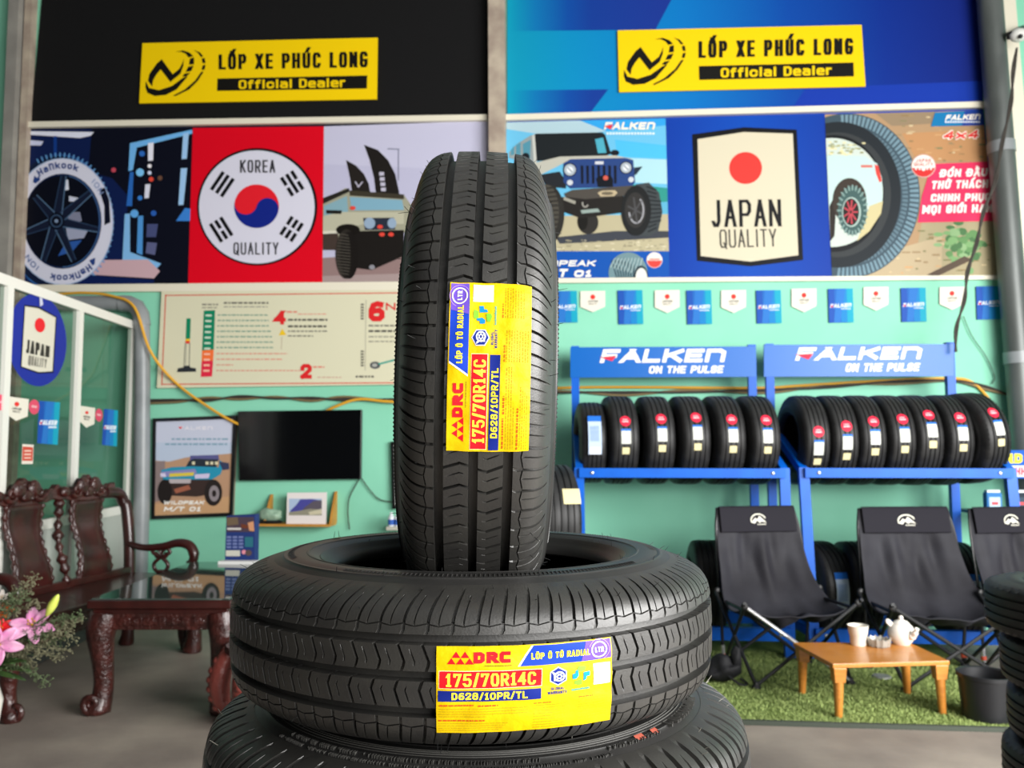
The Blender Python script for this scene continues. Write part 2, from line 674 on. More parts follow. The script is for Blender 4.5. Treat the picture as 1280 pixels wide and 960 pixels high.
def px_post(name, a, b, y, dx, m, depth=0.1):
    """leaning upright that passes the two pixels on the plane y"""
    A, B = on_y(*a, y), on_y(*b, y)
    d = (A - B) / (A.z - B.z)
    top, bot = A + d * (5.6 - A.z), A + d * (0 - A.z)
    mb = MB()
    h = dx / 2
    vs = []
    for p in (bot, top):
        vs += [(p.x - h, p.y - depth, p.z), (p.x + h, p.y - depth, p.z), (p.x + h, p.y, p.z), (p.x - h, p.y, p.z)]
    mb.add(vs, [(0, 3, 2, 1), (4, 5, 6, 7), (0, 1, 5, 4), (1, 2, 6, 5), (2, 3, 7, 6), (3, 0, 4, 7)])
    return struct(mb.build(name, m, smooth=0))


px_post('trim_1', (622, 0), (623, 190), WY - .001, 0.125, M_post, 0.11)          # steel post between the posters
px_post('trim_2', (30, 0), (17, 300), WY - .001, 0.085, M_greypost, 0.12)
px_post('trim_3', (43, 0), (30, 300), WY - .001, 0.06, M_post, 0.07)


def px_strip(name, pts, y, th, m):
    """printed-pixel quad on the plane y, th thick towards the room"""
    P = [on_y(px, py, y) for px, py in pts]
    return MB().prism(P, (0, -1, 0), th).build(name, m, smooth=0)


struct(px_strip('trim_4', [(37, 155), (610, 146), (610, 153), (37, 162)], WY - .001, .05, M_cream))
struct(px_strip('trim_5', [(24, 357), (612, 352), (612, 363), (24, 366)], WY - .001, .03, M_cream))
struct(px_strip('trim_6', [(633, 146), (1229, 130), (1230, 137), (633, 153)], WY - .001, .05, M_cream))
struct(px_strip('trim_7', [(633, 349), (1250, 345), (1250, 350), (633, 355)], WY - .001, .03, M_cream))
# right-hand corner: beige pier and a short return wall
block('wall_right', 3.98, 4.14, 5.75, WY, 0, 5.6, M_mint)
px_post('trim_8', (1256, 0), (1284, 330), WY - .001, 0.10, M_cream, 0.05)

# ------------------------------------------------------------ glass partition on the left
PF = at_d(166, 402, 6.35)
PN = at_d(-2, 343, 4.53)
PDIR = (PN - PF)
PDIR.z = 0
PDIR.normalize()
PNRM = Vector((-PDIR.y, PDIR.x, 0))
if PNRM.x < 0:
    PNRM = -PNRM


def on_part(px, py, k=0.0):
    """pixel on the partition plane, k metres towards the shop"""
    d = ray(px, py)
    P0 = PF + PNRM * k
    return CAM_P + d * ((P0 - CAM_P).dot(PNRM) / d.dot(PNRM))


part_map = lambda u, v, k: on_part(u, v, 0.012 + 0.0015 * k)
ZT = PF.z
M_glass = bpy.data.materials.new('green_tinted_glass')
M_glass.use_nodes = True
_nt = M_glass.node_tree
_nt.nodes.clear()
_o = _nt.nodes.new('ShaderNodeOutputMaterial')
_mx = _nt.nodes.new('ShaderNodeMixShader')
_t = _nt.nodes.new('ShaderNodeBsdfTransparent')
_t.inputs[0].default_value = (0.62, 0.70, 0.66, 1)
_g = _nt.nodes.new('ShaderNodeBsdfGlossy')
_g.inputs['Roughness'].default_value = 0.03
_mx.inputs[0].default_value = 0.07
_nt.links.new(_t.outputs[0], _mx.inputs[1])
_nt.links.new(_g.outputs[0], _mx.inputs[2])
_nt.links.new(_mx.outputs[0], _o.inputs[0])


def part_s(p):
    return (Vector((p.x, p.y, 0)) - Vector((PF.x, PF.y, 0))).dot(PDIR)


window = bpy.data.objects.new('window_1', None)
COL.objects.link(window)
struct(window)
s_end = part_s(on_part(-60, 420))


def pp(sv, z, k=0):
    return Vector((PF.x, PF.y, 0)) + PDIR * sv + PNRM * k + Vector((0, 0, z))


s_m0, s_m1 = part_s(on_part(95, 480)), part_s(on_part(4, 480))
z_rail = on_part(130, 641).z
fb = MB()
fb.beam(pp(-.02, ZT - .03), pp(s_end, ZT - .03), .045, .06)
fb.beam(pp(-.02, z_rail), pp(s_end, z_rail), .045, .06)
fb.beam(pp(-.02, .04), pp(s_end, .04), .045, .08)
for sv, w in ((0.0, .05), (s_m0, .055), (s_m1, .06), (s_end - .03, .06)):
    fb.beam(pp(sv, 0), pp(sv, ZT - .06), w, .045, up=tuple(PNRM))
fb.build('frame', M_alu, window, smooth=0)
gb = MB()
for a, b in ((.025, s_m0 - .028), (s_m0 + .028, s_m1 - .03), (s_m1 + .03, s_end - .06)):
    gb.add([pp(a, z_rail + .03), pp(b, z_rail + .03), pp(b, ZT - .06), pp(a, ZT - .06)], [(0, 1, 2, 3)])
gb.build('pane', M_glass, window, smooth=0)
pb = MB()
M_panel = mat('grey_white_panel', '#b9bdb6', 0.4)
for a, b in ((.025, s_m0 - .028), (s_m0 + .028, s_m1 - .03), (s_m1 + .03, s_end - .06)):
    pb.beam(pp(a, (z_rail + .08) / 2), pp(b, (z_rail + .08) / 2), .012, z_rail - .1)
pb.build('lower_panel', M_panel, window, smooth=0)
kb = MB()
kb.beam(pp(-.02, .17, .03), pp(s_end, .17, .03), .012, .33)  # dark strip added to paint in the shade under the bench
kb.build('under_bench_shade', mat('painted_shade_grey', '#3b3c3a', .6), window, smooth=0)

# ------------------------------------------------------------ banners and posters on the back wall
def board(name, corners, y, th, m, label, cat, bezel=None):
    """a sheet on the wall: Empty at its lower middle, the sheet itself as a part; returns the Empty"""
    P = [on_y(px, py, y) for px, py in corners]
    base = (P[2] + P[3]) / 2
    t = thing(name, label, cat, base)
    MB().prism([p + Vector((0, 0, 0)) for p in P], (0, 1, 0), th).build('sheet', m, t, smooth=0, off=base)
    t['_y'] = y
    return t, base


def finish(a, name, t, base):
    return a.build(name, t, base)


PY = WY - .016
BL = ink('#0f0f10')
# --- black banner
t, b = board('banner', [(57, -55), (611, -62), (611, 147), (38, 156)], PY, .014, mat('black_banner_vinyl', '#131314', 0.75, 0, 0.15),
             'plain black banner high on the left behind a yellow dealer sign', 'banner')

# --- blue banner
M_bl1 = grad('blue_banner_gradient', [(0.0, '#0b94b4'), (.14, '#0689bd'), (.38, '#0572bd'), (.6, '#0646a0'), (.8, '#072c88'), (1, '#0e2074')])
M_bl2 = grad('blue_banner_facet', [(0.0, '#0796b4'), (.14, '#0a72b0'), (.3, '#0b4a9f'), (.42, '#123a92'), (1, '#1b2f8a')])
t, b = board('banner', [(634, -62), (1224, -82), (1229, 131), (634, 147)], PY, .014, M_bl1,
             'deep blue to cyan banner high on the right behind a yellow dealer sign', 'banner')
a = Art(wall_map(PY), (600, 0), 3.556, [(634, -60), (1222, -80), (1228, 130), (634, 146)])
a.poly([(124, -230), (1010, -230), (850, 0), (780, 132), (124, 138)], M_bl2, 1)
a.poly([(124, 402), (570, 397), (488, 505), (124, 518)], M_bl2, 1)
finish(a, 'printed_facets', t, b)
a = Art(wall_map(PY), (940, 0), 3.765, [(634, -60), (1222, -80), (1228, 130), (634, 146)])
a.poly([(252, 415), (1100, 380), (1100, 520), (180, 525)], ink('#10359f'), 1)
finish(a, 'printed_facets', t, b)


# --- the two dealer signs
def dealer(label, off, sc, corners, logo, tq, bq, dq):
    t, b = board('dealer_sign', corners, PY - .02, .012, mat('yellow_sign_vinyl', '#f2cc06', 0.5, 0, 0.12), label, 'sign')
    a = Art(wall_map(PY - .02), off, sc)
    lx, ly, k = logo

    def L(x, y):
        return (lx + x * k, ly + y * k)
    K = '#141310'
    # peaked check inside a sweeping tyre ring
    a.poly([L(2, 150), L(10, 112), L(50, 56), L(76, 34), L(136, 116), L(124, 158), L(70, 88), L(46, 118), L(30, 146), L(24, 180)], K, 1)
    a.poly([L(130, 118), L(122, 156), L(176, 112), L(192, 70), L(194, 30), L(186, 56), L(170, 86)], K, 1)
    a.poly([L(-10, 152), L(8, 188), L(60, 200), L(130, 178), L(190, 134), L(216, 126), L(156, 196), L(98, 226), L(38, 232), L(-2, 214), L(-12, 184)], K, 1)
    a.poly([L(150, -6), L(190, -14), L(226, -2), L(246, 18), L(220, 24), L(204, 4), L(180, -6)], K, 1)
    a.poly([L(228, 30), L(250, 24), L(250, 60), L(222, 64)], K, 1)
    a.poly([L(218, 74), L(248, 68), L(234, 98), L(204, 102)], K, 1)
    a.poly([L(200, 110), L(230, 106), L(208, 128), L(186, 126)], K, 1)
    a.poly([L(248, -16), L(280, -4), L(300, 18), L(286, 22), L(272, 2)], K, 1)
    a.poly([L(290, 30), L(306, 26), L(312, 54), L(296, 56)], K, 1)
    a.poly([L(296, 66), L(312, 64), L(306, 90), L(290, 92)], K, 1)
    a.poly([L(288, 102), L(302, 100), L(270, 150), L(224, 196), L(150, 232), L(136, 230), L(200, 196), L(256, 148)], K, 1)
    a.text('LỐP XE PHÚC LONG', None, K, 1, .23, .27, quad=tq, tv=.16)
    a.poly(bq, K, 1)
    a.text('Official Dealer', None, '#f2cc06', 2, .25, .16, quad=dq, tv=.2)
    finish(a, 'logo_and_lettering', t, b)


dealer('yellow official dealer sign on the black banner', (170, 40), 4.129, [(178, 54), (472, 47), (471, 124), (174, 129)], (60, 108, .96),
       [(426, 116), (1196, 100), (1196, 182), (426, 194)], [(420, 240), (1194, 224), (1192, 292), (418, 304)],
       [(530, 248), (1082, 236), (1082, 284), (530, 294)])
dealer('yellow official dealer sign on the blue banner', (770, 25), 4.0, [(772, 38), (1077, 31), (1082, 108), (774, 115)], (50, 102, .96),
       [(412, 106), (1186, 90), (1186, 172), (412, 190)], [(414, 230), (1188, 212), (1190, 282), (416, 300)],
       [(524, 240), (1080, 226), (1080, 274), (524, 288)])

# --- left poster: wheel, flag disc, off-road truck
t, b = board('poster_panel', [(37, 160), (611, 151), (611, 353), (27, 358)], PY, .014, ink('#11162a'),
             'wide poster below the black banner: white-walled wheel, round flag emblem, parked truck', 'poster')
CL = [(37, 162), (241, 160), (235, 357), (28, 358)]
a = Art(wall_map(PY), (0, 140), 4.0, CL)
a.rect(90, 70, 1000, 900, '#0a0d1b', 1)
a.poly([(90, 80), (460, 80), (440, 300), (560, 330), (640, 420), (620, 760), (420, 880), (90, 880)], '#0d1d4a', 1.5)
a.poly([(150, 96), (470, 100), (455, 118), (400, 130), (150, 114)], '#dfe2f2', 2)
a.poly([(140, 140), (218, 146), (205, 168), (140, 166)], '#c6cbe6', 2)
a.rect(268, 120, 284, 330, '#123a86', 2)
a.ell(300, 560, 262, 348, '#2c5c98', 2)
a.ell(292, 552, 262, 336, '#0f1c38', 2.2)
for i in range(40):                 # tread teeth of the pictured tyre
    an = math.radians(-115 + i * 5)
    a.line([(300 + 252 * math.cos(an), 552 + 330 * math.sin(an)), (300 + 268 * math.cos(an), 552 + 346 * math.sin(an))], 7, '#5f97cc', 2.4)
a.ell(312, 548, 256, 318, '#d3d4e4', 3)
a.ring(312, 548, 256, 318, 5, '#9db3d6', 3.3)
a.ell(312, 546, 196, 238, '#14254a', 4)
a.ell(306, 546, 186, 228, '#070b18', 4.4)
a.ring(312, 546, 190, 232, 6, '#3a5a86', 4.6, -80, 90)
a.poly([(495, 388), (524, 378), (546, 440), (552, 552), (522, 566), (522, 470)], '#0b0f22', 4)
for (x, y) in ((318, 322), (452, 402), (488, 588), (368, 742), (216, 742), (128, 602), (176, 424)):
    hx, hy = 282, 545
    dx, dy = x - hx, y - hy
    L_ = math.hypot(dx, dy)
    nx, ny = -dy / L_, dx / L_
    a.poly([(hx + nx * 26, hy + ny * 26), (x + nx * 14, y + ny * 14), (x - nx * 14, y - ny * 14), (hx - nx * 26, hy - ny * 26)], '#131b30', 5)
    a.line([(hx + nx * 24, hy + ny * 24), (x + nx * 12, y + ny * 12)], 5, '#53708f', 5.3)
    a.line([(hx - nx * 22, hy - ny * 22), (x - nx * 12, y - ny * 12)], 4, '#2c4260', 5.3)
for pl, c in (([(330, 500), (400, 500), (410, 545), (350, 560)], '#7c8096'), ([(330, 580), (440, 590), (420, 630), (340, 640)], '#9aa0b8'),
              ([(345, 420), (395, 430), (385, 450), (345, 446)], '#c9cee0'), ([(322, 340), (340, 338), (345, 388), (326, 392)], '#d8dbe8'),
              ([(330, 650), (410, 640), (360, 700), (290, 720)], '#2b56a0')):
    a.poly(pl, c, 4.8)
a.ell(282, 545, 42, 44, '#0c1222', 5.6)
a.ring(282, 545, 30, 32, 5, '#3c5675', 5.8)
a.ell(282, 545, 9, 9, '#7f93b0', 6)
a.arc_text('Hankook', 312, 548, 214, 266, 34, -122, -70, '#26407e', 5, .22)
a.poly([(165, 350), (172, 318), (186, 330), (196, 315), (200, 340), (178, 358)], '#26407e', 5)
a.arc_text('ION', 312, 548, 214, 266, 26, -48, -30, '#7f93bd', 5, .18)
a.arc_text('Hankook', 312, 548, 214, 266, 34, 52, 105, '#26407e', 5, .22)
a.poly([(446, 742), (476, 728), (474, 760), (462, 768)], '#26407e', 5)
a.arc_text('ION', 312, 548, 214, 266, 26, 122, 142, '#4a6499', 5, .18)
C1, C2 = '#6fb3ea', '#9cc6ee'
a.poly([(650, 156), (960, 88), (962, 108), (684, 178), (664, 290), (642, 296)], C1, 2)
a.poly([(650, 300), (668, 300), (660, 470), (632, 470)], '#2a67b8', 2)
a.poly([(740, 156), (768, 152), (765, 242), (740, 245)], '#e5e6f2', 2)
a.poly([(726, 362), (752, 360), (744, 430), (722, 432)], '#d9dbea', 2)
a.poly([(916, 108), (944, 102), (934, 234), (908, 236)], C2, 2)
a.poly([(904, 282), (936, 280), (917, 464), (892, 466)], C2, 2)
a.poly([(624, 510), (650, 508), (650, 700), (806, 758), (784, 782), (612, 742)], '#7fb6e6', 2)
a.poly([(690, 520), (716, 518), (712, 715), (684, 705)], '#4e93d4', 2)
a.poly([(735, 560), (790, 560), (780, 625), (732, 625)], '#454d78', 2)
a.poly([(735, 650), (785, 655), (775, 715), (728, 705)], '#5a5f86', 2)
a.poly([(880, 545), (925, 480), (955, 484), (955, 545)], '#3a7fd0', 2)
for (x, y, r, c) in ((700, 302, 20, '#7cc4f4'), (672, 508, 20, '#5fa6e4'), (710, 208, 14, '#2f6bc0'), (756, 336, 12, '#e04a3a'), (748, 270, 10, '#f2eef2'), (748, 304, 10, '#cfd6ee'), (768, 506, 14, '#2a5cb0'), (800, 330, 12, '#6a4a3a'), (568, 290, 12, '#c0485a'), (700, 430, 12, '#3b7fd0')):
    a.ell(x, y, r, r, c, 3)
a.poly([(500, 740), (740, 738), (800, 796), (770, 832), (440, 812), (470, 780)], '#c7a6ae', 2)
a.poly([(430, 815), (770, 838), (770, 880), (340, 885)], '#0c1c4e', 2.3)
finish(a, 'wheel_picture', t, b)

a = Art(wall_map(PY), (220, 140), 4.0, [(241, 160), (405, 158), (403, 357), (235, 357)])
a.rect(40, 60, 760, 880, '#d8061f', 1)
a.ell(406, 474, 301, 294, '#0e0e12', 2, n=64)
a.ell(404, 475, 289, 283, '#d4d3e2', 3, n=64)
cx, cy, r = 403, 471, 112
a.ell(cx, cy, r, 109, '#df1f2c', 4)
pts = []
rot = math.radians(14)


def yr(x, y):
    return (cx + x * math.cos(rot) - y * math.sin(rot), cy + (x * math.sin(rot) + y * math.cos(rot)) * .975)


for i in range(25):
    an = math.pi * i / 24
    pts.append(yr(r * math.cos(an), r * math.sin(an)))
for i in range(13):                 # lower lobe of the divide, left
    an = math.pi - math.pi * i / 12
    pts.append(yr(-r / 2 + r / 2 * math.cos(an), r / 2 * math.sin(an)))
for i in range(1, 13):
    an = math.pi + math.pi * i / 12
    pts.append(yr(r / 2 + r / 2 * math.cos(an), r / 2 * math.sin(an)))
a.poly(pts, '#132480', 5)


def trigram(cx, cy, ang, pattern):
    ca, sa = math.cos(math.radians(ang)), math.sin(math.radians(ang))
    for i, whole in enumerate(pattern):
        o = (i - 1) * 30
        segs = [(-54, 54)] if whole else [(-54, -7), (7, 54)]
        for x0, x1 in segs:
            q = [(x0, o - 9), (x1, o - 9), (x1, o + 9), (x0, o + 9)]
            a.poly([(cx + x * ca - y * sa, cy + x * sa + y * ca) for x, y in q], '#111114', 4)


trigram(232, 361, -56, (1, 1, 1))
trigram(581, 357, 58, (0, 1, 0))
trigram(226, 588, 58, (1, 0, 1))
trigram(578, 585, -57, (0, 0, 0))
a.text('KOREA', (320, 240, 496, 303), '#28282e', 4, .15, .3, tv=.12)
a.text('QUALITY', (287, 652, 512, 713), '#28282e', 4, .13, .3, tv=.11)
finish(a, 'flag_emblem', t, b)

a = Art(wall_map(PY), (220, 140), 4.0, [(405, 158), (611, 151), (611, 353), (403, 357)])
a.rect(700, 40, 1700, 900, '#b8b7d0', 1)
a.poly([(730, 40), (1700, 40), (1700, 300), (730, 260)], '#c0bfd6', 1.2)
a.poly([(730, 730), (1700, 660), (1700, 900), (730, 900)], '#8d7573', 1.3)
a.poly([(730, 820), (1700, 790), (1700, 900), (730, 900)], '#a08e8c', 1.5)
a.poly([(940, 164), (1010, 190), (1060, 240), (1096, 310), (1116, 400), (1118, 480), (1004, 440), (990, 330), (968, 240)], '#1d1a18', 2)
a.poly([(850, 240), (900, 268), (940, 310), (964, 360), (974, 420), (880, 400), (870, 330)], '#221e1b', 2)
for k in range(4):
    a.rect(1016 + k * 3, 300 + k * 26, 1040 + k * 3, 318 + k * 26, '#b9b6c8', 3)
a.line([(898, 350), (912, 374), (930, 352)], 6, '#b9b6c8', 3)
a.line([(1112, 186), (1112, 340)], 6, '#7d7f96', 2)
a.line([(1060, 184), (1114, 186)], 6, '#7d7f96', 2)
a.poly([(735, 440), (850, 380), (870, 395), (1140, 415), (1180, 470), (1180, 600), (735, 640)], '#9b9a86', 3)
a.poly([(735, 430), (865, 380), (868, 398), (735, 460)], '#25231f', 3.5)
a.poly([(740, 470), (855, 420), (860, 500), (740, 520)], '#7fa4b0', 4)
a.poly([(868, 425), (1130, 440), (1140, 490), (880, 492)], '#7ba6ba', 4)
a.poly([(868, 392), (1140, 412), (1140, 436), (868, 418)], '#3a352a', 4.2)
a.poly([(735, 520), (830, 500), (930, 500), (1140, 500), (1140, 560), (940, 560), (850, 580), (735, 600)], '#b4b29c', 4.4)
a.poly([(935, 530), (1090, 528), (1096, 588), (945, 590)], '#262c3a', 5)
a.ell(968, 556, 28, 28, '#8ea3ba', 5.5)
a.ell(1080, 556, 22, 26, '#8ea3ba', 5.5)
a.poly([(750, 490), (830, 492), (826, 510), (752, 508)], '#1b1b19', 5)
a.poly([(735, 596), (820, 590), (820, 612), (735, 612)], '#d0cdbd', 5)
a.poly([(735, 610), (810, 606), (810, 690), (735, 690)], '#403530', 5)
a.poly([(880, 596), (1140, 590), (1140, 720), (980, 790), (900, 780)], '#191614', 5)
a.ell(860, 590, 60, 30, '#15120f', 5.4)
a.ell(852, 710, 54, 124, '#2a2622', 6)
a.ell(866, 716, 46, 118, '#171412', 6.3)
for k in range(14):
    y = 610 + k * 15
    w = 44 * math.sqrt(max(0, 1 - ((y - 712) / 120) ** 2))
    a.line([(848 - w, y), (848 + w * .5, y + 7)], 5, '#4a463f', 6.6)
a.ell(980, 776, 14, 12, '#8a8a92', 6)
for x, y in ((1030, 612), (1075, 612), (1020, 574), (884, 480)):
    a.ell(x, y, 14, 10, '#d8463a', 6.2)
finish(a, 'truck_picture', t, b)

# --- right poster: jeep-like off-roader, shield, tyre and slogan
t, b = board('poster_panel', [(634, 152), (1229, 136), (1250, 344), (634, 350)], PY, .014, ink('#1c3f9e'),
             'wide poster below the blue banner: grey off-roader, white shield emblem, tyre with slogan', 'poster')
a = Art(wall_map(PY), (620, 140), 3.765, [(633, 153), (832, 148), (837, 351), (633, 351)])
a.rect(40, 20, 830, 800, '#67b7dc', 1)
a.poly([(40, 20), (460, 20), (520, 90), (300, 120), (50, 80)], '#a9c5cf', 1.2)
a.poly([(370, 30), (830, 20), (830, 60), (520, 90)], '#2f9bdc', 1.3)
a.poly([(560, 130), (830, 160), (830, 220), (570, 210)], '#4bb5e6', 1.3)
a.poly([(580, 215), (830, 225), (830, 340), (600, 330)], '#a8d3dc', 1.4)
a.poly([(640, 340), (830, 360), (830, 420), (700, 430)], '#2f8f84', 1.5)
a.poly([(640, 430), (830, 400), (830, 500), (640, 500)], '#5aa9c8', 1.4)
a.poly([(250, 490), (830, 480), (830, 660), (250, 660)], '#b3ab8c', 1.6)
a.poly([(280, 590), (560, 560), (830, 560), (830, 590), (500, 610), (300, 620)], '#3c4048', 1.8)
g = random.Random(2)
for i in range(60):
    x, y = g.uniform(270, 820), g.uniform(600, 652)
    a.rect(x, y, x + g.uniform(6, 22), y + g.uniform(3, 7), g.choice(('#8d876f', '#cfc8ab', '#9c967c')), 2)
a.rect(40, 655, 840, 800, '#0f4fa6', 2)
# body of the off-roader
a.poly([(62, 190), (100, 150), (160, 112), (178, 106), (178, 250), (130, 235), (62, 215)], '#8d9798', 3)
for pl in ([(70, 180), (86, 160), (86, 200), (68, 205)], [(94, 156), (116, 142), (116, 212), (94, 205)], [(126, 150), (164, 130), (160, 220), (128, 215)]):
    a.poly(pl, '#4f8ca0', 3.4)
a.poly([(172, 108), (190, 102), (500, 96), (514, 108), (542, 196), (520, 206), (188, 232)], '#1b2023', 4)
a.poly([(466, 128), (504, 120), (520, 192), (480, 194)], '#4aa3b8', 4.4)
a.ell(560, 192, 20, 14, '#181c22', 4.4)
a.ell(140, 212, 18, 20, '#181c22', 4.4)
a.poly([(170, 110), (182, 104), (192, 240), (178, 246)], '#c2c4bd', 4.5)
a.poly([(180, 240), (300, 210), (560, 204), (640, 220), (600, 232), (320, 240), (200, 300)], '#b7b6aa', 4.6)
a.poly([(200, 296), (300, 280), (330, 330), (330, 360), (240, 350)], '#23262b', 4.4)
a.poly([(318, 240), (350, 222), (610, 216), (646, 226), (655, 330), (640, 350), (350, 360), (318, 330)], '#28427a', 5)
for k in range(7):
    x = 398 + k * 26
    a.poly([(x, 252), (x + 13, 252), (x + 14, 336), (x + 2, 338)], '#101626', 5.5)
for x, y, r in ((348, 272, 27), (612, 262, 25)):
    a.ell(x, y, r + 5, r + 5, '#161c2c', 5.5)
    a.ell(x, y, r, r, '#a9b3bc', 5.7)
    a.ell(x, y, r * .55, r * .55, '#e0e4e6', 5.9)
    a.line([(x - 8, y - 8), (x + 8, y + 8)], 5, '#6a7686', 6)
a.ell(348, 332, 14, 13, '#c6ccd2', 5.7)
a.ell(636, 318, 13, 13, '#c6ccd2', 5.7)
a.rect(466, 232, 506, 246, '#c9ccd2', 5.7)
a.poly([(470, 312), (500, 298), (540, 298), (552, 318), (550, 352), (480, 354)], '#11151d', 6)
a.ell(516, 310, 12, 11, '#c95a4c', 6.3)
a.poly([(650, 262), (690, 256), (662, 292), (650, 300)], '#24303f', 5)
a.poly([(320, 384), (360, 366), (640, 346), (690, 352), (680, 388), (420, 410), (330, 400)], '#4b4742', 6)
a.poly([(478, 380), (500, 370), (560, 368), (572, 380), (556, 396), (492, 398)], '#b8a888', 6.4)
a.ell(524, 383, 28, 8, '#6b6250', 6.6)
a.poly([(310, 400), (600, 395), (620, 470), (400, 500), (320, 470)], '#23211f', 5.6)
a.poly([(318, 398), (376, 420), (372, 434), (318, 414)], '#9a988c', 6)
a.poly([(398, 462), (480, 454), (490, 470), (404, 478)], '#8fa09a', 6)
a.ring(420, 430, 16, 20, 6, '#a3a199', 6.2, 20, 200)
a.ell(248, 480, 74, 138, '#2d2c29', 6.5)
a.ell(236, 470, 60, 130, '#4a4740', 6.7)
for k in range(12):
    a.line([(205, 365 + k * 20), (290, 352 + k * 22)], 7, '#2a2825', 6.9)
a.ell(434, 520, 48, 54, '#2e2c2a', 5.4)
a.ell(408, 514, 24, 42, '#191816', 5.6)
a.poly([(660, 340), (720, 332), (768, 380), (784, 470), (764, 560), (720, 586), (640, 580)], '#3f4548', 6.5)
for k in range(11):
    a.line([(712 + k * 2.2 if k < 6 else 724 - (k - 6) * 1.5, 352 + k * 21), (774 if 2 < k < 9 else 752, 366 + k * 18)], 8, '#23282a', 6.8)
a.ell(660, 464, 70, 118, '#1e2021', 7)
a.ell(656, 462, 50, 84, '#31302f', 7.2)
a.ring(660, 462, 38, 64, 8, '#9a9ba0', 7.4, -60, 170)
for k in range(6):
    an = k * 1.047 + .3
    a.line([(656, 462), (656 + 34 * math.cos(an), 462 + 58 * math.sin(an))], 8, '#4a4a4c', 7.4)
a.text('FALKEn', (508, 48, 752, 82), '#f3ead8', 4, .26, .14, .25)
a.poly([(508, 66), (552, 58), (540, 82)], '#d8353c', 4.5)
for k in range(16):
    a.rect(520 + k * 14.4, 96, 530 + k * 14.4, 106, '#dfeef2', 4)
a.text('OPEAK', (250, 698, 472, 726), '#f1efe4', 4, .24, .16, .25)
a.text('T', (292, 738, 340, 776), '#f1efe4', 4, .3, .1, .25)
a.text('01', (366, 744, 454, 776), '#f1efe4', 4, .3, .16, .2)
a.ell(622, 760, 92, 100, '#6d8a90', 4)
for k in range(9):
    a.line([(545 + k * 15, 700 - 10 * math.sin(k * .5)), (575 + k * 10, 800)], 6, '#2f4650', 4.4)
    a.line([(560 + k * 16, 690), (540 + k * 16, 730 + k * 4)], 5, '#9fb4b4', 4.5)
a.ell(682, 775, 34, 52, '#20303a', 4.7)
a.ell(684, 778, 27, 44, '#d9dcd4', 4.9)
a.line([(684, 740), (684, 800)], 8, '#5d6a70', 5)
a.line([(664, 752), (704, 800)], 8, '#5d6a70', 5)
a.ell(746, 697, 37, 37, '#eadfd6', 4)
a.ell(746, 699, 34, 33, '#d9443e', 4.2, 0, 180)
a.rect(722, 690, 770, 696, '#c9655e', 4.4)
finish(a, 'off_roader_picture', t, b)

M_sh = grad('shield_panel_blue', [(0, '#0a399c'), (.5, '#0847ac'), (1, '#0a3798')])
a = Art(wall_map(PY), (0, 0), 1.0, [(833, 148), (1031, 143), (1040, 346), (837, 350)])
a.poly([(820, 140), (1040, 135), (1050, 360), (820, 360)], M_sh, 1)
a.poly([(865, 168), (930, 159), (996, 162), (1004, 325), (938, 333), (871, 326)], '#0d0f14', 2)
a.poly([(872, 174), (930, 165), (991, 167), (998, 319), (938, 327), (876, 320)], '#d0c8af', 3)
a.ell(932, 210, 20.5, 20, '#ea3a34', 4)
a.text('JAPAN', None, '#17171a', 4, .13, .22, quad=[(889, 250), (976, 249), (977, 283), (890, 284)], tv=.11)
a.text('QUALITY', None, '#3a3835', 4, .09, .26, quad=[(899, 287), (970, 286), (971, 308), (900, 310)], tv=.08)
finish(a, 'shield_emblem', t, b)

a = Art(wall_map(PY), (940, 120), 3.2, [(1031, 143), (1228, 138), (1249, 344), (1040, 346)])
a.rect(280, 40, 1000, 740, '#a98a68', 1)
for pl, c in (([(480, 60), (740, 60), (730, 110), (560, 120)], '#8f7c63'), ([(600, 150), (960, 130), (960, 260), (660, 260)], '#b5875c'),
              ([(680, 500), (1000, 500), (1000, 730), (640, 730)], '#a39878'), ([(480, 640), (760, 560), (760, 730), (460, 730)], '#b3a283')):
    a.poly(pl, c, 1.3)
g = random.Random(5)
for i in range(110):
    x, y = g.uniform(540, 960), g.choice((g.uniform(75, 260), g.uniform(510, 715)))
    a.rect(x, y, x + g.uniform(8, 34), y + g.uniform(3, 8), g.choice(('#8a7350', '#c39a6c', '#7c7a55', '#96805e', '#c8b48e')), 1.6)
for i in range(70):
    x, y = g.gauss(850, 45), g.gauss(590, 38)
    a.ell(x, y, g.uniform(10, 22), g.uniform(8, 16), g.choice(('#5f8a56', '#77a06a', '#4a7248', '#86a878')), 2, n=9)
a.poly([(700, 715), (850, 640), (880, 655), (740, 722)], '#54463a', 2.2)
# big tyre arc
cx, cy = 380, 400
a.ell(cx, cy, 292, 330, '#3d4f5a', 3, n=64)
for i in range(54):
    an = math.radians(-95 + i * 3.6)
    for r0, r1, c in ((252, 288, '#6f8b98'), (222, 244, '#5c7480')):
        o = .012 if r0 < 240 else 0
        a.poly([(cx + r0 * math.cos(an + o), cy + r0 * 1.13 * math.sin(an + o)), (cx + r1 * math.cos(an + o), cy + r1 * 1.13 * math.sin(an + o)),
                (cx + r1 * math.cos(an + o + .04), cy + r1 * 1.13 * math.sin(an + o + .04)), (cx + r0 * math.cos(an + o + .034), cy + r0 * 1.13 * math.sin(an + o + .034))], c, 3.4)
a.ell(cx - 34, cy - 5, 250, 292, '#20262b', 4, n=64)
a.ell(cx - 38, cy - 5, 214, 250, '#34383a', 4.2, n=64)
a.ell(cx - 52, cy - 10, 200, 234, '#15181b', 4.4, n=64)
a.ell(cx - 60, cy - 14, 204, 218, '#c2cdc4', 4.8, n=64)
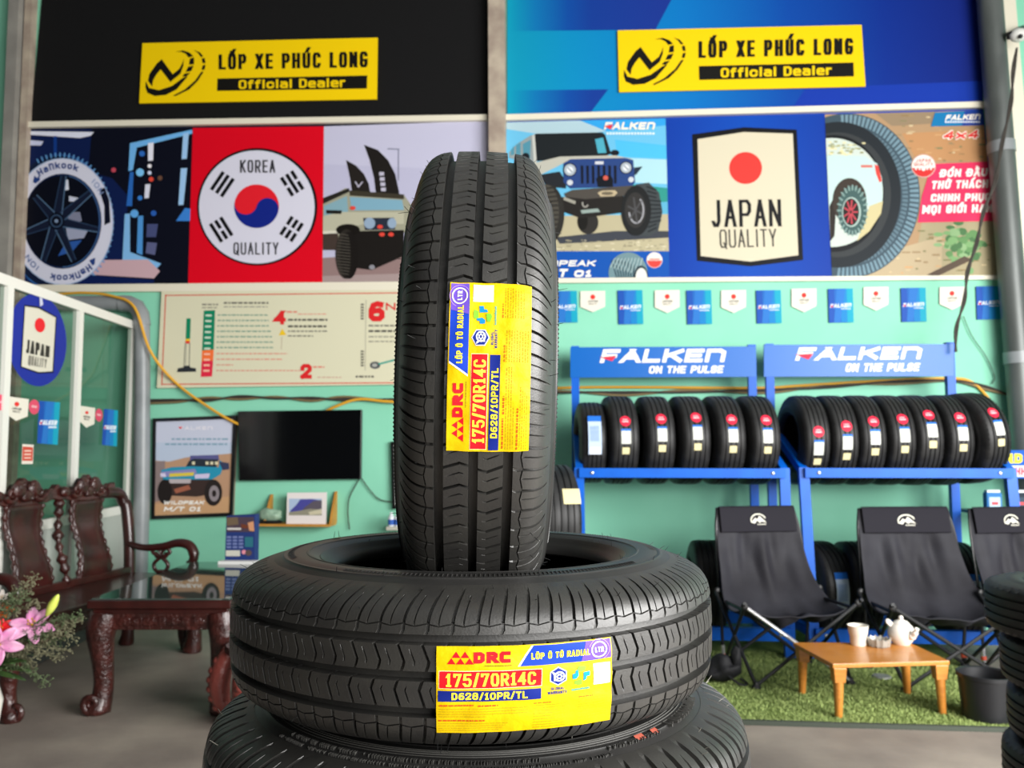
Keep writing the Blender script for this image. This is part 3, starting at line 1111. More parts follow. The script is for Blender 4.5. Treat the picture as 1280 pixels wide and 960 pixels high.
IN = [(cx - 60 + 204 * math.cos(math.radians(k * 6)), cy - 14 + 218 * math.sin(math.radians(k * 6))) for k in range(60)]
for i in range(40):
    x, y = g.uniform(295, 440), g.uniform(178, 236)
    a.rect(x, y, x + 14, y + 6, g.choice(('#d9d0a0', '#a8a878', '#8c8f66')), 5)
a.poly([(290, 236), (450, 240), (500, 270), (520, 330), (522, 420), (470, 440), (290, 440)], '#b9d2cf', 5.2)
a.poly([(470, 440), (524, 420), (516, 470), (470, 540), (420, 580)], '#c3b98c', 5.3)
a.poly([(490, 272), (505, 280), (520, 340), (510, 346), (496, 310)], '#d8443c', 5.6)
a.rect(436, 276, 482, 286, '#c96a5e', 5.6)
a.ell(390, 420, 68, 92, '#3a322c', 6)
a.poly([(310, 440), (340, 380), (330, 560), (314, 580)], '#2b2622', 5.8)
a.ell(402, 458, 58, 98, '#3f5a58', 6.4)
for k in range(24):
    an = math.radians(k * 15)
    a.line([(402 + 48 * math.cos(an), 458 + 84 * math.sin(an)), (402 + 60 * math.cos(an), 458 + 100 * math.sin(an))], 6, '#7f9a94', 6.6)
a.ell(398, 464, 38, 60, '#9fb4ac', 6.8)
a.ell(396, 464, 32, 54, '#27211f', 7)
for k in range(9):
    an = math.radians(k * 40)
    a.line([(395 + 7 * math.cos(an), 464 + 12 * math.sin(an)), (395 + 26 * math.cos(an), 464 + 46 * math.sin(an))], 6, '#b8434e', 7.2)
a.poly([(732, 66), (938, 56), (940, 116), (716, 122)], '#1272a8', 5)
a.poly([(850, 60), (938, 56), (940, 116), (840, 119)], '#1d3f93', 5.3)
a.text('FALKEn', None, '#f2ecdf', 6, .26, .14, .2, quad=[(776, 76), (916, 72), (916, 94), (772, 97)])
for k in range(14):
    a.rect(772 + k * 10.2, 100, 779 + k * 10.2, 107, '#e4e9ee', 6)
a.text('4x4', None, '#f2e6da', 5, .4, .2, .2, quad=[(762, 139), (914, 133), (912, 172), (760, 176)])
a.text('4x4', None, '#d92f2c', 5.6, .25, .24, .2, quad=[(766, 142), (910, 136), (908, 169), (764, 173)])
a.poly([(720, 272), (945, 262), (962, 500), (664, 506), (680, 400)], '#e0325c', 5)
for s_, q in (('ĐÓN ĐẦU', [(752, 294), (944, 288), (944, 320), (750, 325)]), ('THỬ THÁCH', [(718, 340), (946, 334), (947, 367), (716, 372)]),
              ('CHINH PHỤC', [(714, 392), (956, 388), (957, 419), (714, 423)]), ('MỌI GIỚI HẠN', [(680, 438), (962, 432), (964, 464), (680, 471)])):
    a.text(s_, None, '#fbf1ea', 6, .26, .18, .12, quad=q, tv=.24)
a.ell(686, 280, 49, 47, '#c9a9a0', 6.4)
a.ell(686, 280, 45, 43, '#f1e6de', 6.6)
a.poly([(686 + 45 * math.cos(math.radians(k * 10)), 280 + 43 * math.sin(math.radians(k * 10))) for k in range(1, 18)], '#c9302f', 6.8)
a.text('JAPAN', (656, 250, 716, 264), '#a8443c', 7, .2, .25)
a.text('QUALITY', (648, 266, 724, 280), '#a8443c', 7, .2, .25)
for k in range(5):
    a.ell(656 + k * 15, 292, 4 if k != 2 else 8, 4 if k != 2 else 8, '#f1e6de', 7.4, n=10)
finish(a, 'tyre_and_slogan', t, b)

# --- tread-depth guide board
t, b = board('guide_board', [(202, 362), (612, 358), (612, 479), (196, 485)], PY - .012, .02, mat('cream_board', '#d6d3b6', 0.5),
             'cream tread-wear guide board with red border under the left poster', 'board')
a = Art(wall_map(PY - .012), (180, 340), 3.69)
R1 = '#cf5a4c'
a.line([(100, 108), (1590, 92)], 5, R1, 1)
a.line([(82, 518), (1590, 508)], 5, R1, 1)
a.line([(100, 106), (82, 520)], 5, R1, 1)
a.poly([(196, 214), (216, 214), (213, 308), (192, 308)], '#14805a', 1)
a.poly([(192, 308), (213, 308), (212, 318), (191, 318)], '#e8c02a', 1)
a.poly([(191, 318), (212, 318), (211, 330), (190, 330)], '#d8362e', 1)
a.line([(190, 330), (184, 440)], 3, '#4a4a48', 1)
a.line([(211, 330), (208, 440)], 3, '#4a4a48', 1)
a.line([(196, 330), (192, 440)], 2, '#8a8a84', 1)
a.poly([(156, 444), (182, 440), (186, 432), (210, 432), (214, 440), (240, 444), (240, 460), (152, 462)], '#2a2e33', 2)
a.poly([(276, 178), (328, 176), (322, 358), (268, 362)], '#0f7f5b', 1)
a.poly([(268, 362), (322, 358), (319, 408), (266, 412)], '#ee7038', 1)
a.poly([(266, 412), (319, 408), (314, 482), (262, 484)], '#d92b45', 1)
for k in range(11):
    y = 196 + k * 25.5
    a.rect(284 - k, y, 312 - k, y + 9, '#c6d8c4' if k < 7 else '#f3b8a0', 2)
g = random.Random(8)


def dash(x0, x1, y, c, h=5):
    x = x0
    while x < x1:
        w = g.uniform(8, 26)
        a.rect(x, y, min(x + w, x1), y + h, c, 1.5)
        x += w + 5


for k in range(7):
    dash(340 - k, 570 + k * 5, 196 + k * 25, '#5f8f80')
for k, (x1) in enumerate((660, 640, 410, 720)):
    dash(334, x1, 374 + k * 26, '#d98a78')
dash(268, 342, 146, '#8a877a', 8)
dash(368, 574, 138, '#77756a', 9)
dash(368, 570, 158, '#9a988a', 5)
dash(268, 340, 162, '#8a877a', 5)
RN = '#d42a2c'
a.text('4', (600, 178, 654, 242), RN, 2, .28)
a.text('2', (722, 424, 774, 492), RN, 2, .27)
a.text('6', (1036, 134, 1110, 228), RN, 2, .27)
a.text('N', (1116, 142, 1160, 176), RN, 2, .2)
dash(658, 706, 180, '#d98a78', 8)
dash(780, 832, 434, '#d98a78', 8)
dash(710, 840, 192, '#d98a78', 4)
for y, c, h in ((216, '#55544c', 9), (246, '#4a4a44', 9), (270, '#77756a', 6), (292, '#77756a', 6)):
    dash(664, 846 if y < 280 else 780, y, c, h)
for y, c, h in ((244, '#77756a', 7), (268, '#4a4a44', 9), (296, '#8a877a', 5), (318, '#8a877a', 5)):
    dash(1036, 1300, y, c, h)
dash(800, 910, 484, '#c79a8a', 4)
a.poly([(638, 262), (656, 290), (622, 292)], '#e8c024', 2)
a.line([(636, 300), (634, 356)], 3, '#b9a890', 1)
a.line([(1024, 130), (1020, 452)], 3, '#a8a592', 1)
for y0, y1 in ((146, 226), (362, 450)):
    for k in range(6):
        a.rect(1000, y0 + k * 13, 1014, y0 + k * 13 + 8, '#6a685e', 2)
a.ell(1066, 430, 24, 17, '#55585a', 2)
a.ell(1064, 430, 12, 8, '#a9aaa2', 3)
a.line([(1086, 424), (1300, 368)], 8, '#2b9a8a', 2)
dash(976, 1060, 478, '#6a685e', 9)
finish(a, 'printed_guide', t, b)

# ------------------------------------------------------------ tyres
M_rub = mat('black_tread_rubber', '#262524', 0.44, 0, 0.7, bump=(420, 0.12, 0.002), vary=(26, 0.0, '#302f2c'))
M_rub2 = mat('sidewall_rubber', '#222221', 0.42, 0, 0.5, bump=(300, 0.06, 0.002), vary=(18, 0.0, '#2a2928'))
M_rubin = mat('inner_liner_rubber', '#161616', 0.55, 0, 0.4)
M_rubbg = mat('shop_tyre_rubber', '#1a1a1b', 0.5, 0, 0.35, vary=(12, 0.0, '#292929'))
M_letter = mat('raised_rubber_lettering', '#4a4946', 0.5, 0, 0.5)


def interp(tab, x):
    """monotone cubic through a table"""
    n = len(tab)
    if x <= tab[0][0]:
        return tab[0][1]
    for i in range(n - 1):
        x0, y0 = tab[i]
        x1, y1 = tab[i + 1]
        if x <= x1:
            h = x1 - x0
            d = (y1 - y0) / h
            dp = (y0 - tab[i - 1][1]) / (x0 - tab[i - 1][0]) if i > 0 else d * .4
            dn = (tab[i + 2][1] - y1) / (tab[i + 2][0] - x1) if i < n - 2 else d * 1.3
            m0, m1 = (d + dp) / 2, (d + dn) / 2
            if i == 0:
                m0 = 0
            t = (x - x0) / h
            return (y0 * (2 * t ** 3 - 3 * t * t + 1) + m0 * h * (t ** 3 - 2 * t * t + t) + y1 * (-2 * t ** 3 + 3 * t * t) + m1 * h * (t ** 3 - t * t))
    return tab[-1][1]


CROWN = [(0, 300), (20, 299.6), (40, 298.3), (55, 294.6), (65, 287.5), (73, 275), (78.5, 260), (81, 250)]


def van_tread():
    """rib tread of the light-truck tyre: three straight grooves, chevron sipes, curved shoulder cuts (mm)"""
    half = [(0, 11.5), (4.3, 11.5), (4.9, 0), (6.5, 0), (10, 0), (14, 0), (20, 0), (26, 0), (30.2, 0), (30.8, 11.5), (39.6, 11.5), (40.2, 0), (44, 0), (48.4, 0),
            (48.7, 3.2), (49.6, 3.2), (49.9, 0), (53, 0), (58, 0), (63, 0), (67, 0), (71, 0), (74, 0), (76.5, 0), (79, 0), (81, 0)]
    vn = [(-w, d) for w, d in half[:0:-1]] + half
    NP = 78
    pitch = 2 * math.pi / NP
    un = [(0.0, 0), (0.02, 1), (0.12, 1), (0.145, 0), (0.28, 0), (0.47, 0), (0.485, 2), (0.52, 2), (0.54, 0), (0.78, 0)]
    nu = len(un) * NP
    nv = len(vn)
    verts, faces = [], []
    arc = 300.0

    def shift(w):
        a = abs(w)
        if a < 4.9:
            return 0.0
        if a < 31:
            if w < 0:      # left rib: rises to the peak near the centre groove
                tab = [(-31, 0), (-14, -5.6), (-4.9, -2.6)]
            else:          # right rib: dips, then rises to the outside
                tab = [(4.9, 1.2), (13, 4.0), (31, -3.2)]
            for (x0, y0), (x1, y1) in zip(tab, tab[1:]):
                if x0 <= w <= x1:
                    return y0 + (y1 - y0) * (w - x0) / (x1 - x0)
            return 0.0
        if a < 40.5:
            return 0.0
        o = 1 if w < 0 else -1
        return o * (0.0 if a < 49 else -((a - 49) / 32) ** 1.7 * 11 + (a - 49) * .02) + (2 if w > 0 else 0)
    for p in range(NP):
        for ui, (uf, kind) in enumerate(un):
            for w, gd in vn:
                a = abs(w)
                d = gd
                ww = w
                sc = 1.0
                if gd == 0 or 48.5 < a < 49.8:
                    if kind == 1:
                        if 6 <= a <= 30.3:
                            d = max(d, 5.5)
                        elif 40.5 < a < 49.8:
                            d = max(d, 2.5)
                        elif 49.8 < a < 78:
                            d = max(d, 6.0 if a < 74 else 3.2)
                    elif kind == 2:
                        if 12 <= a <= 22:
                            d = max(d, 3.0)
                        elif 52 < a < 72:
                            d = max(d, 3.0)
                    if kind == 1 and 4.8 < a < 5 or (kind == 1 and 30.1 < a < 30.4):
                        d = max(d, 5.5)
                if 44 <= a <= 53:      # the thin longitudinal cut wanders sideways
                    tri = abs(((uf + (0.0 if w > 0 else .5)) % 1.0) * 2 - 1)
                    ww = w + (1 if w > 0 else -1) * (tri - .5) * 2.4 * (1 if 47 < a < 51 else .3)
                th = (p + uf) * pitch + shift(w) / arc
                # wider lateral cuts towards the shoulder
                if kind == 1 and a > 50:
                    th += (uf - .05) * pitch * min((a - 50) / 12, 1) * 1.1
                r = interp(CROWN, abs(ww)) - d
                verts.append((r * math.cos(th) / 1000, r * math.sin(th) / 1000, ww / 1000))
    for i in range(nu):
        j = (i + 1) % nu
        for k in range(nv - 1):
            faces.append((i * nv + k, j * nv + k, j * nv + k + 1, i * nv + k + 1))
    mb = MB()
    mb.v, mb.f = verts, faces
    return mb


SIDE = [(250, 81), (243, 84), (240, 85.2), (239, 86.6), (236, 87.0), (235, 86.4), (228, 88), (220, 88.4), (212, 87.8), (211, 88.6), (209, 88.4), (208.4, 87.2),
        (202, 85.4), (196, 82), (195, 82.8), (192.5, 80.8), (190, 78), (185, 73.5), (181, 70.5), (178, 66), (177.5, 60)]
INNER = [(177.5, 60), (181, 57), (190, 61), (200, 70), (214, 77), (228, 78), (245, 74), (262, 66), (276, 52), (284, 34), (287, 0)]


def sidewall_mb(sgn=1, kr=1.0, kz=1.0, seg=160, rings=True):
    mb = MB()
    prof = [(r * kr / 1000, sgn * z * kz / 1000) for r, z in SIDE]
    mb.lathe(prof, seg)
    if rings:
        # fine radial ribs round the upper sidewall
        n = 300
        for i in range(n):
            a = 2 * math.pi * i / n
            if (i // 25) % 4 == 3:
                continue
            for (r0, z0), (r1, z1) in (((234.6, 86.9), (226, 88.5)),):
                da = 0.0035
                vs = []
                for r, z, e in ((r0, z0, .0), (r1, z1, .0)):
                    for s in (-1, 1):
                        vs.append((r * kr * math.cos(a + s * da) / 1000, r * kr * math.sin(a + s * da) / 1000, sgn * (z * kz) / 1000))
                mid = [((r0 + r1) / 2 * kr * math.cos(a) / 1000, (r0 + r1) / 2 * kr * math.sin(a) / 1000, sgn * (88.9 * kz) / 1000)]
                mb.add(vs + mid, [(0, 1, 4), (1, 3, 4), (3, 2, 4), (2, 0, 4)])
    return mb


def inner_mb(kr=1.0, kz=1.0, seg=96):
    prof = [(r * kr / 1000, z * kz / 1000) for r, z in INNER] + [(r * kr / 1000, -z * kz / 1000) for r, z in INNER[-2::-1]]
    return MB().lathe(prof, seg)


def ring_text(mb, txt, r, h, a0, a1, z0, kr=1.0, sgn=1, t=0.2, lift=0.0012):
    """raised letters on the sidewall, tops towards the tread, read from outside"""
    asp = abs(a1 - a0) * r / h
    for q in lay_text(txt, asp, t, .3):
        top, bot = [], []
        for u, v in q:
            a = a0 + (a1 - a0) * u / asp
            rr = (r + (v - .5) * h)
            zz = interp(SIDE_Z, rr * 1000 / kr) / 1000 if z0 is None else z0
            top.append((rr * math.cos(a), rr * math.sin(a), sgn * (zz + lift)))
            bot.append((rr * math.cos(a), rr * math.sin(a), sgn * (zz - .001)))
        n = len(q)
        mb.add(top + bot, [tuple(range(n))] + [(i, (i + 1) % n, n + (i + 1) % n, n + i) for i in range(n)])
    return mb


SIDE_Z = sorted([(r, z) for r, z in SIDE])
rng = random.Random(3)


def spews_mb(n, kr=1.0, zlim=86, seed=1):
    """little rubber vent hairs left on tread and sidewall"""
    g = random.Random(seed)
    mb = MB()
    for i in range(n):
        a = g.uniform(0, 2 * math.pi)
        L = g.uniform(.004, .011)
        if g.random() < .6:
            w = g.choice((-1, 1)) * g.uniform(55, 80)
            r = interp(CROWN, abs(w))
            p = Vector((r * kr * math.cos(a) / 1000, r * kr * math.sin(a) / 1000, w / 1000))
            nrm = Vector((math.cos(a), math.sin(a), (w / 80) * .8)).normalized()
        else:
            r = g.choice((239, 210, 196))
            sg = g.choice((-1, 1))
            p = Vector((r * kr * math.cos(a) / 1000, r * kr * math.sin(a) / 1000, sg * interp(SIDE_Z, r) / 1000))
            nrm = Vector((0, 0, sg))
        q = p + nrm * L + Vector((g.uniform(-1, 1), g.uniform(-1, 1), g.uniform(-1, 1))) * L * .35
        mb.tube([p - nrm * .001, p.lerp(q, .5) + nrm * L * .06, q], [.00042, .00036, .00025], 4)
    return mb


# ---- position of the hero stack
HD = 1.106                                     # distance to the axis of the stack
_c = ray(593, 555)
_c = Vector((_c.x, _c.y, 0))
_c = _c / _c.dot(FWD) * HD
HX, HY = _c.x, _c.y
Z_TOP = 1.166                                  # upper face of the lying tyre
LK = .955
Z_LIE = Z_TOP - .0885 * LK                          # its mid plane

lying = thing('tyre', 'black ribbed tyre lying flat under the upright tyre, yellow paper label on its front', 'tyre', (HX, HY, Z_LIE - .0885 * LK))
tr = van_tread().build('tread', M_rub, lying, smooth=28, recalc=False)
tr.location.z = .0885 * LK
ME_TREAD = tr.data
sw = sidewall_mb(1).build('sidewall', M_rub2, lying, smooth=40)
sw.location.z = .0885 * LK
ME_SW1 = sw.data
sw = sidewall_mb(-1).build('sidewall', M_rub2, lying, smooth=40)
sw.location.z = .0885 * LK
ME_SW2 = sw.data
il = inner_mb().build('inner_liner', M_rubin, lying, smooth=40)
il.location.z = .0885 * LK
ME_IN = il.data
h = spews_mb(130, seed=5).build('rubber_hairs', M_rubin, lying, smooth=60)
h.location.z = .0885 * LK
h['kind'] = 'stuff'
for o in lying.children:
    o.scale = (1, 1, LK)

# small yellow paint dot on the far sidewall of the lying tyre
q = on_z(420, 671.5, Z_TOP + .0015)
_r = math.hypot(q.x - HX, q.y - HY)
_a = math.atan2(q.y - HY, q.x - HX)
m = MB()
vs = []
for da, dr in ((-.028, -.004), (-.01, -.006), (.02, -.003), (.03, .003), (.012, .006), (-.02, .004)):
    rr = _r + dr
    vs.append((rr * math.cos(_a + da), rr * math.sin(_a + da), interp(sorted((r, z) for r, z in SIDE), rr * 1000) / 1000 + .0012))
m.add(vs, [tuple(range(6))])
o = m.build('yellow_mark', mat('yellow_paint_dot', '#d8c020', .6), lying, smooth=0)
o.location.z = .0885 * LK
o.scale = (1, 1, LK)

# the upright tyre: wheel axis across the picture, sunk into the bore of the one below
ST_R = 0.300
ST_K = 0.978
upright = thing('tyre', 'black ribbed tyre standing upright in the lying tyre, yellow label on its tread', 'tyre', (HX + .006, HY, Z_TOP - .078))
R_UP = Matrix.Translation((0, 0, ST_R * ST_K)) @ Matrix.Rotation(YAW + math.radians(1.5), 4, 'Z') @ Matrix.Rotation(math.radians(1.2), 4, 'Y') @ Matrix.Rotation(math.pi / 2, 4, 'Y') @ Matrix.Scale(ST_K, 4)
for nm, me, m in (('tread', ME_TREAD, M_rub), ('sidewall', ME_SW1, M_rub2), ('sidewall', ME_SW2, M_rub2), ('inner_liner', ME_IN, M_rubin)):
    o = bpy.data.objects.new(nm, me)
    COL.objects.link(o)
    o.parent = upright
    o.matrix_local = R_UP
o = spews_mb(150, seed=9).build('rubber_hairs', M_rubin, upright, smooth=60)
o.matrix_local = R_UP
o['kind'] = 'stuff'


# ---- the bigger tyre underneath
def block_tread(R=335, W=92, NP=64, seed=2):
    """road tread with wide curved shoulder cuts"""
    crown = [(0, R), (30, R - 1), (55, R - 4), (70, R - 10), (80, R - 22), (88, R - 42), (92, R - 58)]
    half = [(0, 0), (10, 0), (14, 0), (14.5, 8), (23, 8), (23.6, 0), (30, 0), (40, 0), (47, 0), (47.6, 8), (55, 8), (55.6, 0), (60, 0), (65, 0), (70, 0), (75, 0), (80, 0), (85, 0), (88, 0), (90, 0), (92, 0)]
    vn = [(-w, d) for w, d in half[:0:-1]] + half
    un = [(0.0, 0), (.03, 1), (.22, 1), (.25, 0), (.4, 0), (.55, 0), (.57, 2), (.62, 2), (.64, 0), (.8, 0)]
    nv = len(vn)
    verts, faces = [], []
    for p in range(NP):
        for uf, kind in un:
            for w, gd in vn:
                a = abs(w)
                d = gd
                if gd == 0:
                    if kind == 1 and (a > 55.5 and a < 89.5):
                        d = 9 if a < 86 else 5
                    if kind == 1 and 24 < a < 46:
                        d = 5
                    if kind == 2 and 58 < a < 82:
                        d = 3
                th = (p + uf) * 2 * math.pi / NP + (0.03 * ((a - 55) / 37) ** 2 if a > 55 else (a - 40) * .0012 if a > 24 else 0)
                r = interp(crown, a) - d
                verts.append((r * math.cos(th) / 1000, r * math.sin(th) / 1000, w / 1000))
    nu = NP * len(un)
    for i in range(nu):
        j = (i + 1) % nu
        for k in range(nv - 1):
            faces.append((i * nv + k, j * nv + k, j * nv + k + 1, i * nv + k + 1))
    mb = MB()
    mb.v, mb.f = verts, faces
    return mb


BK, BZ = 1.108, 1.13
Z_BIG = Z_TOP - .177 * LK - .002 - .1
big = thing('tyre', 'wider dusty black tyre directly under the labelled lying tyre', 'tyre', (HX + .008, HY, Z_BIG - .1), group=None)
o = block_tread().build('tread', M_rub, big, smooth=28, recalc=False)
o.location.z = .1
ME_BT = o.data
for sg in (1, -1):
    o = sidewall_mb(sg, BK, BZ, rings=False).build('sidewall', M_rub2, big, smooth=40)
    o.location.z = .1
    if sg == 1:
        ME_BS1 = o.data
    else:
        ME_BS2 = o.data
o = inner_mb(BK, BZ).build('inner_liner', M_rubin, big, smooth=40)
o.location.z = .1
ME_BI = o.data
rt = MB()


def rows(mb, r, h, a0, a1, n, seed, z=None):
    """rows of unreadable small raised marks along the sidewall"""
    g = random.Random(seed)
    for i in range(n):
        a = a0 + (a1 - a0) * (i + .5) / n
        if g.random() < .12:
            continue
        w = (a1 - a0) / n * g.uniform(.25, .6)
        zz = interp(SIDE_Z, r * 1000 / BK) * BZ / 1000
        for k in range(g.choice((1, 2, 2))):
            hh = h * g.choice((1, 1, .45))
            aa = a + (k - .5) * w * .9
            vs = []
            for rr, ad in ((r - hh / 2, aa - w * .14), (r - hh / 2, aa + w * .14), (r + hh / 2, aa + w * .14), (r + hh / 2, aa - w * .14)):
                vs.append((rr * math.cos(ad), rr * math.sin(ad), zz + .0012))
            mb.add(vs + [(x, y, z_ - .003) for x, y, z_ in vs], [(0, 1, 2, 3), (0, 1, 5, 4), (1, 2, 6, 5), (2, 3, 7, 6), (3, 0, 4, 7)])


A_F = math.atan2(-HY, -HX)                      # bearing from the axis to the camera
rows(rt, .2655, .0075, A_F - .85, A_F + .22, 90, 4)
rows(rt, .2655, .0075, A_F + .5, A_F + .8, 26, 6)
rows(rt, .2645, .0125, A_F + .88, A_F + 1.3, 16, 8)
rows(rt, .2735, .0045, A_F - .9, A_F + .5, 120, 9)
for k in range(4):                              # fine concentric lines
    r = .2475 + k * .0034
    zz = interp(SIDE_Z, r * 1000 / BK) * BZ / 1000
    rt.lathe([(r - .0004, zz - .001), (r - .0003, zz + .0009), (r + .0003, zz + .0009), (r + .0004, zz - .001)], 160)
o = rt.build('raised_lettering', M_letter, big, smooth=0)
o.location.z = .1
M_redmark = mat('red_chalk', '#9a4634', 0.7)
rm = MB()
for a, w in ((A_F + .68, .05), (A_F + .78, .04)):
    vs = []
    for rr, ad in ((.262, a - w / 2), (.2615, a + w / 2), (.2685, a + w / 2), (.2675, a - w / 2)):
        zz = interp(SIDE_Z, rr * 1000 / BK) * BZ / 1000
        vs.append((rr * math.cos(ad), rr * math.sin(ad), zz + .0014))
    rm.add(vs, [(0, 1, 2, 3)])

o = rm.build('red_mark', M_redmark, big, smooth=0)
o.location.z = .1
hb = spews_mb(90, BK, seed=12)
hb.v = [(x, y, z * BZ) for x, y, z in hb.v]
o = hb.build('rubber_hairs', mat('pale_rubber_hair', '#8d8a80', .6), big, smooth=60)
o.location.z = .1
o['kind'] = 'stuff'
zb = Z_BIG - .1
nlow = 4
hgt = zb / nlow
for i in range(nlow):                           # the rest of the stack down to the floor
    t = thing('tyre', 'plain black tyre low in the centre stack, below the photo edge', 'tyre', (HX + .008 + .006 * ((i % 2) * 2 - 1), HY, i * hgt), group='tyres low in the centre stack')
    kz = hgt / .2
    for nm, me, m in (('tread', ME_BT, M_rub), ('sidewall', ME_BS1, M_rub2), ('sidewall', ME_BS2, M_rub2), ('inner_liner', ME_BI, M_rubin)):
        o = bpy.data.objects.new(nm, me)
        COL.objects.link(o)
        o.parent = t
        o.location.z = hgt / 2
        o.scale = (1, 1, kz)


# ---- the yellow paper labels (sheet coordinates: 0..1120 across, 0..600 down; 1 unit = 0.153 mm)
def label_art(to3):
    a = Art(to3)
    Y, B, RD, N = '#ffdf00', '#1a3fb5', '#ee1c25', '#16277e'
    a.poly([(490, 146), (575, 8), (588, 8), (503, 146)], '#e9edf5', 1)
    a.poly([(505, 146), (588, 8), (1112, 8), (1112, 140), (1000, 146)], B, 1)
    a.poly([(930, 10), (1112, 8), (1112, 140), (900, 142)], '#6c4fc0', 2)
    a.ring(1025, 74, 58, 58, 9, '#f4f0d8', 3)
    a.ring(1025, 74, 76, 76, 4, '#b78fe0', 3, 200, 420)
    a.text('LTR', (993, 56, 1058, 92), '#f4f0d8', 4, .24)
    a.text('LÔP Ô TÔ RADIAL', (574, 60, 958, 104), '#ffe83a', 3, .2, .2)
    for x in (118, 172):
        a.poly([(x - 26, 78), (x, 36), (x + 26, 78)], RD, 1)
    for x in (90, 145, 199):
        a.poly([(x - 26, 122), (x, 80), (x + 26, 122)], RD, 1)
    a.text('DR(', (224, 40, 446, 116), RD, 2, .33, .18)
    for i in range(24):
        a.rect(290 + i * 7, 132, 294 + i * 7, 138, '#5a4a20', 2)
    a.rect(14, 168, 640, 290, '#fff3b8', 1)
    a.rect(18, 172, 636, 286, RD, 2)
    a.text('175/70R14C', (56, 186, 600, 274), '#ffec45', 3, .18, .2, tv=.15)
    a.rect(10, 304, 634, 378, N, 2)
    a.text('D628/10PR/TL', (92, 316, 548, 366), '#ffe83a', 3, .21, .2)
    hx = [(744 + 62 * math.sin(math.radians(k * 60)), 232 - 66 * math.cos(math.radians(k * 60))) for k in range(6)]
    a.poly(hx, '#d8dcf0', 2)
    hx = [(744 + 54 * math.sin(math.radians(k * 60)), 232 - 58 * math.cos(math.radians(k * 60))) for k in range(6)]
    a.poly(hx, '#1d2f8a', 3)
    a.ring(750, 234, 36, 36, 10, '#eef0fa', 4)
    a.ring(750, 234, 17, 17, 6, '#eef0fa', 4)
    for k in range(6):
        c, s_ = math.cos(k * 1.047), math.sin(k * 1.047)
        a.line([(750 + 12 * c, 234 + 12 * s_), (750 + 27 * c, 234 + 27 * s_)], 6, '#eef0fa', 4)
    a.line([(712, 208), (722, 224), (722, 258)], 12, '#eef0fa', 4)
    a.text('GLOBAL', (698, 308, 786, 326), '#20307c', 2, .2, .2)
    a.text('WARRANTY', (676, 334, 800, 354), '#20307c', 2, .2, .2)
    a.poly([(868, 190), (880, 176), (916, 176), (932, 186), (920, 214), (876, 214)], '#7fc838', 2)
    a.poly([(836, 226), (856, 222), (858, 204), (872, 200), (878, 240), (862, 262), (838, 262)], '#1c8fe0', 2)
    a.poly([(912, 222), (956, 218), (956, 250), (934, 252), (932, 274), (914, 282)], '#1c8fe0', 2)
    a.poly([(852, 276), (904, 268), (904, 306), (884, 312), (850, 300)], '#7fc838', 2)
    g = random.Random(1)
    for i in range(15):
        a.rect(832 + i * 8.4, 330 + g.uniform(0, 4), 838 + i * 8.4, 344, '#3a9a94', 2)
    a.rect(984, 172, 1104, 320, '#eeece0', 2)

    def fine(x0, x1, y, hh, c):
        x = x0
        while x < x1:
            w = g.uniform(6, 26)
            a.rect(x, y, min(x + w, x1), y + hh, c, 2)
            x += w + g.uniform(3, 8)
    fine(20, 230, 400, 10, '#c8501a')
    fine(250, 370, 404, 10, '#c8501a')
    for y in (426, 444, 462, 480):
        fine(16, 560 if y < 470 else 300, y, 5, '#b89a18')
    fine(14, 290, 506, 10, '#c8501a')
    for y in (530, 546, 562, 578):
        fine(14, 430 - (y - 530), y, 5, '#b89a18')
    fine(590, 700, 404, 8, '#c8701a')
    for y in (422, 442, 460, 478, 498, 518, 538, 558, 578):
        fine(590, 800, y, 5, '#b89a18')
    fine(880, 980, 388, 8, '#c8701a')
    for y in (408, 426, 446, 464, 484, 504, 524, 544):
        fine(880, 1090, y, 5, '#b89a18')
    return a


def bend(mb, step=.006):
    """cut the flat art into narrow strips along s so that it can follow the tread, then wrap it"""
    me = bpy.data.meshes.new('tmp')
    me.from_pydata(mb.v, [], mb.f)
    me.polygons.foreach_set('material_index', mb.m)
    bm = bmesh.new()
    bm.from_mesh(me)
    xs = [v[0] for v in mb.v]
    x = min(xs) + step
    while x < max(xs):
        bmesh.ops.bisect_plane(bm, geom=bm.verts[:] + bm.edges[:] + bm.faces[:], plane_co=(x, 0, 0), plane_no=(1, 0, 0), dist=1e-6)
        x += step
    y = min(v[1] for v in mb.v) + .006
    ymax = max(v[1] for v in mb.v)
    while y < ymax:
        bmesh.ops.bisect_plane(bm, geom=bm.verts[:] + bm.edges[:] + bm.faces[:], plane_co=(0, y, 0), plane_no=(0, 1, 0), dist=1e-6)
        y += .006
    bm.verts.index_update()
    out = MB()
    out.v = [tuple(v.co) for v in bm.verts]
    out.f = [[v.index for v in f.verts] for f in bm.faces]
    out.m = [f.material_index for f in bm.faces]
    out.mats = mb.mats
    bm.free()
    bpy.data.meshes.remove(me)
    return out


M_paper = mat('yellow_label_paper', '#dcb800', 0.4, 0, 0.25, bump=(30, 0.5, 0.005))


